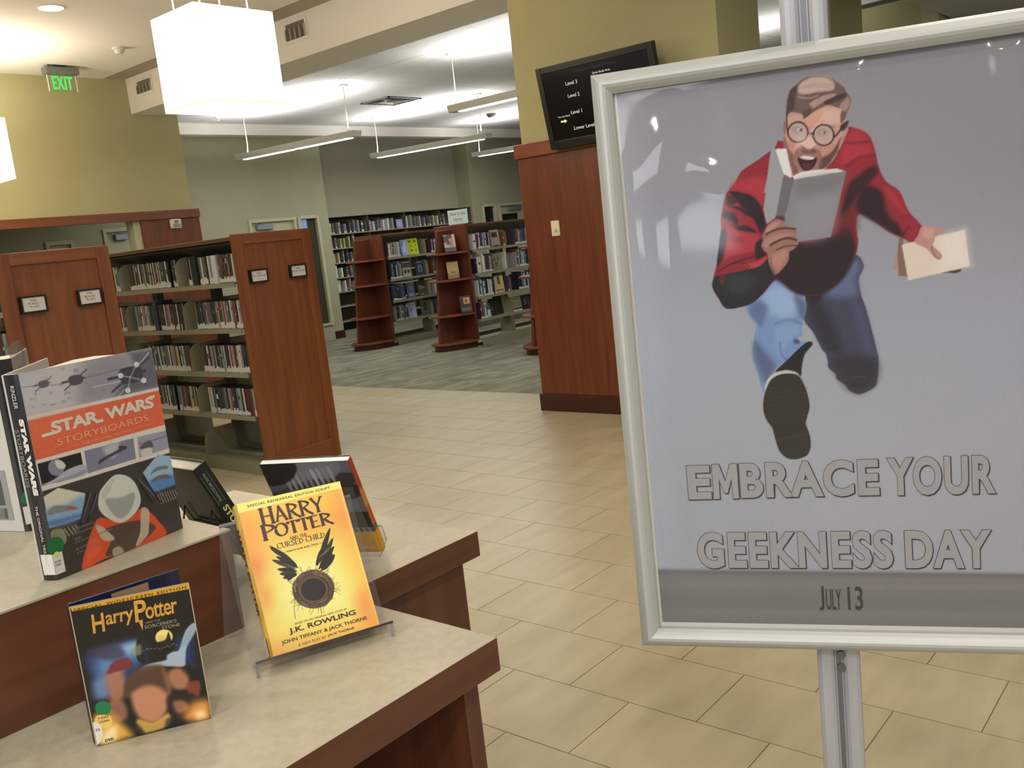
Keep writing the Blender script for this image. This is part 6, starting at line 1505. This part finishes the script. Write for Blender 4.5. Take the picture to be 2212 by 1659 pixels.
# second copy behind it
t = thing('storyboard_book', 'second copy of the storyboard book behind, at the left edge, white back showing', 'book', (.60, 1.60, ZR+.0005))
q0 = Vector((.5816, 1.5918, ZR+.0005)); q1 = Vector((.6085, 1.5800, ZR+.0005)); hz = .2862
e0 = Vector((-.33, .944, 0)).normalized(); e1 = Vector((.48, .877, 0)).normalized()
MB().obox(q0, e0*.215, Z3*hz, Vector((e0.y, -e0.x, 0))*.0026).build('back_board', MATS['book_back_white'], t, bevel=.0006)
MB().obox(q1, e1*.215, Z3*hz, Vector((e1.y, -e1.x, 0))*-.0026).build('front_board', MATS['book_board_grey'], t, bevel=.0006)
sv2 = q1-q0; sn2 = Vector((sv2.y, -sv2.x, 0)).normalized()
MB().oprism([(0, 0), (.007, .003), (.021, .003), (sv2.length, 0), (sv2.length, -.002), (0, -.002)], q0, sv2.normalized(), sn2, Z3*hz).build('spine', MATS['book_spine_black'], t)
MB().prism([(q0.x+.003, q0.y+.004), (q1.x-.001, q1.y+.004), (q1.x+.09, q1.y+.18), (q0.x-.05, q0.y+.19)], q0.z+.004, q0.z+.279).build('page_block', M_PAGES, t)
def bk(u, v): return q0+e0*u+Z3*v+Vector((-e0.y, e0.x, 0))*.0004
bb = Vector((-e0.y, e0.x, 0))
for (u0, u1, v0, v1, c) in ((.018, .15, .02, .105, (146, 146, 148)), (.018, .1, .17, .25, (130, 134, 142)), (.03, .12, .045, .09, (96, 100, 104))):
    MB().obox(bk(u0, v0), e0*(u1-u0), Z3*(v1-v0), bb*.0003).build('back_print', mat('back_print_%d' % c[0], c, .45), t)
for k in range(14):
    MB().obox(bk(.03+k*.0032, .022)+bb*.0005, e0*random.choice((.0008, .0016)), Z3*.018, bb*.0001).build('barcode_bar', M_INK, t)
u_ = sv2.normalized(); so2 = q0+sn2*.0032
ftext('RINZLER', so2, -Z3, -u_, -272, -243, -13, -7, 0, 1, 0, 'lettering', M_SPW, t, lift=.0003); ftext('STORYBOARDS', so2, -Z3, -u_, -228, -150, -14, -7, 0, 1, 0, 'lettering', MATS['spine_grey'], t, lift=.0003)
MB().oprism([(math.cos(a)*.0125+.016, math.sin(a)*.0125+.055) for a in [i*PI/10 for i in range(20)]], so2, u_, Z3, sn2*.0003).build('green_dot_sticker', MATS['green_sticker'], t)
MB().obox(so2+u_*.004+Z3*.012, u_*.022, Z3*.03, sn2*.0004).build('call_label', M_PAPER, t)
# loose clear jackets curling off the top edges
for (p, e, h_) in ((q1, e1, .02), (q0+u_*.004, (e0+e1).normalized(), .012)):
    jb = MB(); n = 8
    for i in range(n):
        a, c = i/n, (i+1)/n; f = lambda s: p+e*(.16*s)+Z3*(hz-.03)+Vector((0, -.004, 0))*math.sin(s*PI)
        g = lambda s: p+e*(.16*s)+Z3*(hz+h_*math.sin(.3+s*1.4))+Vector((-.012, -.004, 0))*math.sin(s*PI)
        jb.quad([f(a), f(c), g(c), g(a)])
    jb.build('clear_jacket', M_JACKET, t, smooth=True)

# ---- disc case standing open
DO, DR, DU, DN = fr((.4328, 1.0988, ZL+.0006, -.5603, 0, .135, .18)); DW, DH = .135, .1795
t = thing('disc_case', 'worn cardboard film disc case standing open on the lower worktop', 'disc case', tuple(DO))
MB().obox(DO-DN*.0052, DR*DW, DU*DH, DN*.005).build('front_flap', mat('case_card', (60, 52, 46), .5), t, bevel=.0012)
bd = Vector((.985, -.17, 0)).normalized(); d0 = DO+Vector((.004, .0135, 0))
MB().obox(d0, bd*DW, DU*DH, Vector((-bd.y, bd.x, 0))*.003).build('back_flap', mat('case_inner_blue', (30, 40, 84), .35, noise=((90, 90, 20), (20, 22, 40), .35, .65)), t, bevel=.001)
MB().obox(DO-DN*.004-DR*.0015, DR*.0022, DU*DH, (d0-DO)+DN*.006).build('case_spine', mat('case_spine_dark', (42, 36, 34), .4), t, bevel=.0008)
MB().obox(d0+bd*.05+DU*.10+Vector((bd.y, -bd.x, 0))*.0006, bd*.045, DU*.075, Vector((-bd.y, bd.x, 0))*.0004).build('inner_card', mat('inner_card_tan', (150, 126, 92), .5), t)
paint('front_print', 'DVD', DW, DH, .0005, 1e-4, (16, 15, 16), DO, DR, DU, M_COVER, t, .0002, 4)
M_GOLD = mat('gold_title', (226, 176, 74), .35, noise=((260, 260, 120), (180, 120, 40), .3, .7)); M_DIM = mat('dim_gold', (150, 140, 112), .5); M_GDK = mat('strip_ink', (96, 66, 22), .5)
ftext('SPECIAL WIDESCREEN EDITION', DO, DR, DU, 4, 131.5, 173.2, 176.8, .015, 1.25, 0, 'lettering', M_GDK, t, lift=.0006)
L7 = .0006
ftext('H', DO, DR, DU, 20, 35, 141.5, 165, .02, 1, .1, 'lettering', M_GOLD, t, lift=L7); ftext('arry', DO, DR, DU, 36, 68, 143, 161, .015, .95, .1, 'lettering', M_GOLD, t, lift=L7)
ftext('P', DO, DR, DU, 68, 83, 144, 171, .02, 1, .1, 'lettering', M_GOLD, t, lift=L7); ftext('otter', DO, DR, DU, 81, 118, 145, 163.5, .015, .92, .1, 'lettering', M_GOLD, t, lift=L7)
MB().oprism([(.0715, .146), (.0765, .146), (.0725, .118), (.0745, .132)], DO+DN*L7, DR, DU, DN*.00005).build('lettering', M_GOLD, t)
ftext('AND THE', DO, DR, DU, 79, 96, 139.6, 142.2, 0, 1, 0, 'lettering', M_DIM, t, lift=L7); ftext("SORCERER'S", DO, DR, DU, 77, 114, 133.5, 137.8, .01, 1, 0, 'lettering', M_DIM, t, lift=L7); ftext('STONE', DO, DR, DU, 96, 117, 128, 132, .01, 1, 0, 'lettering', M_DIM, t, lift=L7)
ftext('7-DAY', DO, DR, DU, 7, 19.5, 33, 36, .01, 1, 0, 'lettering', M_GDK, t, lift=L7); ftext('LOAN', DO, DR, DU, 7.5, 19, 28.2, 31.2, .01, 1, 0, 'lettering', M_GDK, t, lift=L7)
ftext('72', DO, DR, DU, 2, 7, 19, 22, .01, 1, 0, 'lettering', M_GDK, t, lift=L7); ftext('DVD', DO, DR, DU, 10, 20, 3, 6.5, .03, 1, .2, 'lettering', M_INK, t, lift=L7)
# pale worn edges
we = MB(); we.obox(DO+DN*.0001-DR*.0006, DR*.0012, DU*DH, DN*.0005).obox(DO+DN*.0001+DR*(DW-.0008), DR*.0012, DU*DH, DN*.0004).obox(DO+DN*.0001+DU*(DH-.0006), DR*DW, DU*.0012, DN*.0004).build('worn_edge', mat('worn_card_edge', (176, 158, 136), .7), t)

# ---- dark book on a wire easel, back turned to the camera
def leanbook(b, a, up, n, tk, h, w):
    b, a, up, n = Vector(b), Vector(a), Vector(up), Vector(n); return b, a, up, n
MO, MA, MU, MN = leanbook((.9127, 1.4644, .905), (-.0082, 1, 0), (-.4198, -.0035, .9076), (.9076, .0075, .4198), .029, .2125, .15)
t = thing('hardcover_book', 'dark grey hardcover leaning away on a black wire easel, pages up', 'book', tuple(MO))
h, w, tk = .2125, .145, .029
MB().obox(MO, MA*w, MU*h, MN*.003).build('back_board', mat('charcoal_cover', (44, 40, 38), .35), t, bevel=.0008)
MB().obox(MO+MN*(tk-.003), MA*w, MU*h, MN*.003).build('front_board', MATS['charcoal_cover'], t, bevel=.0008)
MB().obox(MO+MN*.0, MA*.004, MU*h, MN*tk).build('spine', mat('green_black_spine', (26, 34, 30), .35), t, bevel=.001)
MB().obox(MO+MA*.004+MN*.003+MU*.003, MA*(w-.008), MU*(h-.007), MN*(tk-.006)).build('page_block', M_PAGES, t)
so = MO-MA*.0006
ftext('MARK MIODOWNIK', so, -MU, MN, -h*1e3+17, -h*1e3+82, 9, 15, .01, 1, 0, 'lettering', mat('spine_grey_green', (150, 158, 136), .4), t)
ftext('STUFF', so, -MU, MN, -h*1e3+92, -h*1e3+150, 6.5, 18.5, .03, 1, 0, 'lettering', mat('spine_cream_text', (222, 214, 150), .4), t)
MB().obox(so-MU*0+MU*(h-.085)+MN*.004, MU*.068, MN*.0005, -MA*.0002).obox(so+MU*(h-.085)+MN*.0195, MU*.068, MN*.0005, -MA*.0002).build('spine_rule', MATS['spine_grey_green'], t)
lb_ = MO-MN*.0006; MB().oprism([(.075, .03), (.145, .03), (.145, .055), (.10, .055)], lb_, MA, MU, -MN*.0003).build('red_band', mat('red_band', (150, 30, 34), .4), t)
ftext('TO READ', lb_-MN*.0005, -MA, MU, -142, -104, 36, 48, .01, 1, 0, 'lettering', M_SPW, t)
e = MB()
for a_ in (.02, .11):
    f0 = MO+MA*a_; g = f0-MU*.016+MN*(tk+.006); g.z = ZL+.004
    e.tube([f0+MN*(tk+.004)+MU*.012, f0+MN*(tk+.004)-MU*.004, f0-MN*.0045-MU*.004, f0-MN*.0045+MU*.12, Vector((f0.x-.085, f0.y, ZL+.003))], .0026, 8)
e.tube([MO+MA*.02+MN*(tk+.004)-MU*.004, Vector((MO.x+.03, MO.y+.02, ZL+.003))], .0026, 6); e.tube([MO+MA*.11+MN*(tk+.004)-MU*.004, Vector((MO.x+.03, MO.y+.11, ZL+.003))], .0026, 6)
e.tube([MO+MA*.02-MN*.0045+MU*.085, MO+MA*.11-MN*.0045+MU*.085], .0026, 8)
tag(e.build('book_easel', M_BLACK, smooth=True), 'black wire easel under the dark grey hardcover', 'stand')

# ---- comic paperback on a small clear stand
GO, GA, GU, GN = leanbook((1.0525, 1.2594, .9), (-.4351, .9004, 0), (-.3827, -.1849, .9052), (.815, .3938, .425), 0, 0, 0)
h, w, tk = .218, .1677, .0138
t = thing('paperback_book', 'grey and black comic paperback with an orange and yellow spine on a clear stand', 'book', tuple(GO))
MB().obox(GO, GA*w, GU*h, GN*.001).build('back_cover', mat('comic_dark', (40, 40, 44), .3), t)
MB().obox(GO+GN*(tk-.001), GA*(w+.002), GU*(h+.001), GN*.001).build('front_cover', MATS['comic_dark'], t)
MB().obox(GO+GA*.001+GN*.001, GA*(w-.001), GU*(h-.001), GN*(tk-.002)).build('page_block', mat('white_pages', (226, 228, 224), .7), t)
sp = MB()
for (v0, v1, c) in ((0, .052, (208, 150, 36)), (.052, .066, (90, 86, 80)), (.066, .11, (196, 88, 34)), (.11, .15, (206, 130, 40)), (.15, h, (176, 62, 34))): sp.obox(GO-GA*.0008+GU*v0, GA*.001, GU*(v1-v0), GN*tk, 0, c)
sp.build('spine', M_BOOK, t)
# loose ink wash picture on the back cover
cvg = Canvas(w, h, .0012, (96, 96, 104)); cvg.px = .0001
rs = random.Random(4); og = []
def cc(c, b_, pts, al=90, k='P'): og.append((k, c, b_, al, [v for p in pts for v in (int(p[0]*10), int(p[1]*10))]))
cc((40, 38, 42), 30, [(0, 190), (60, 185), (168, 150), (168, 130), (90, 140), (20, 150)]); cc((120, 122, 132), 30, [(20, 216), (110, 216), (100, 190), (40, 180)], 80)
for i in range(9): cc(rs.choice(((150, 152, 160), (130, 130, 140), (170, 172, 180))), 12, [(38+i*11, 205-i*2), (45+i*11, 206-i*2), (41+i*11, 172-i*2), (36+i*11, 176-i*2)], 85)
cc((26, 25, 28), 25, [(100, 218), (168, 218), (168, 170), (120, 180)]); cc((20, 20, 24), 20, [(0, 165), (168, 120), (168, 100), (60, 120), (0, 140)], 90)
cc((110, 116, 140), 30, [(10, 130), (80, 120), (90, 100), (20, 105)], 80); cc((150, 150, 156), 20, [(90, 110), (150, 100), (160, 90), (100, 92)], 70)
cc((24, 23, 22), 8, [(0, 100), (168, 100), (168, 62), (0, 62)], 100, 'Q'); cc((70, 70, 76), 16, [(40, 98), (120, 96), (120, 78), (50, 80)], 80)
cc((150, 146, 134), 8, [(0, 62), (168, 62), (168, 50), (0, 50)], 100, 'Q')
for i in range(16): cc((40, 38, 36), 6, [(i*11, 60), (i*11+6, 61), (i*11+5, 52), (i*11-1, 53)], 70)
cc((206, 156, 42), 6, [(-5, 51), (175, 51), (175, -5), (-5, -5)], 100, 'Q')
cvg.run(og); cvg.C = cvg.C[:, ::-1]
cvg.sheet('back_print', GO+GA*w, -GA, GU, M_COVER, t, .0004)
for k_ in range(4): MB().obox(GO-GN*.0006+GA*(.014+.0055*k_)+GU*.009, GA*.0022, GU*.007, -GN*.0001).build('logo_bar', M_SPW, t)
MB().oprism([(.036, .008), (.041, .0115), (.036, .017), (.0385, .0115)], GO-GN*.0006, GA, GU, -GN*.0001).build('logo_crescent', M_SPW, t)
t = thing('book_stand', 'small clear acrylic stand holding the comic paperback', 'stand', (1.06, 1.27, ZL))
MB().obox(GO-GN*.004+GA*.008-GU*.009, GA*.15, GU*.17, GN*.0025).build('back_plate', M_ACRYL, t)
MB().obox(GO-GN*.004+GA*.008-GU*.009, GA*.15, GU*.0025, GN*.045).build('ledge', M_ACRYL, t)
MB().obox(GO+GN*.039+GA*.008-GU*.009, GA*.15, GU*.035, GN*.0022).build('front_lip', M_ACRYL, t)
eb = MB(); A0 = GO-GN*.004+GA*.008-GU*.009; eb.tube([A0, A0+GN*.045, A0+GN*.045+GU*.035, A0+GN*.045+GU*.035+GA*.15], .0009, 6)
eb.build('polished_edge', M_ACEDGE, t)
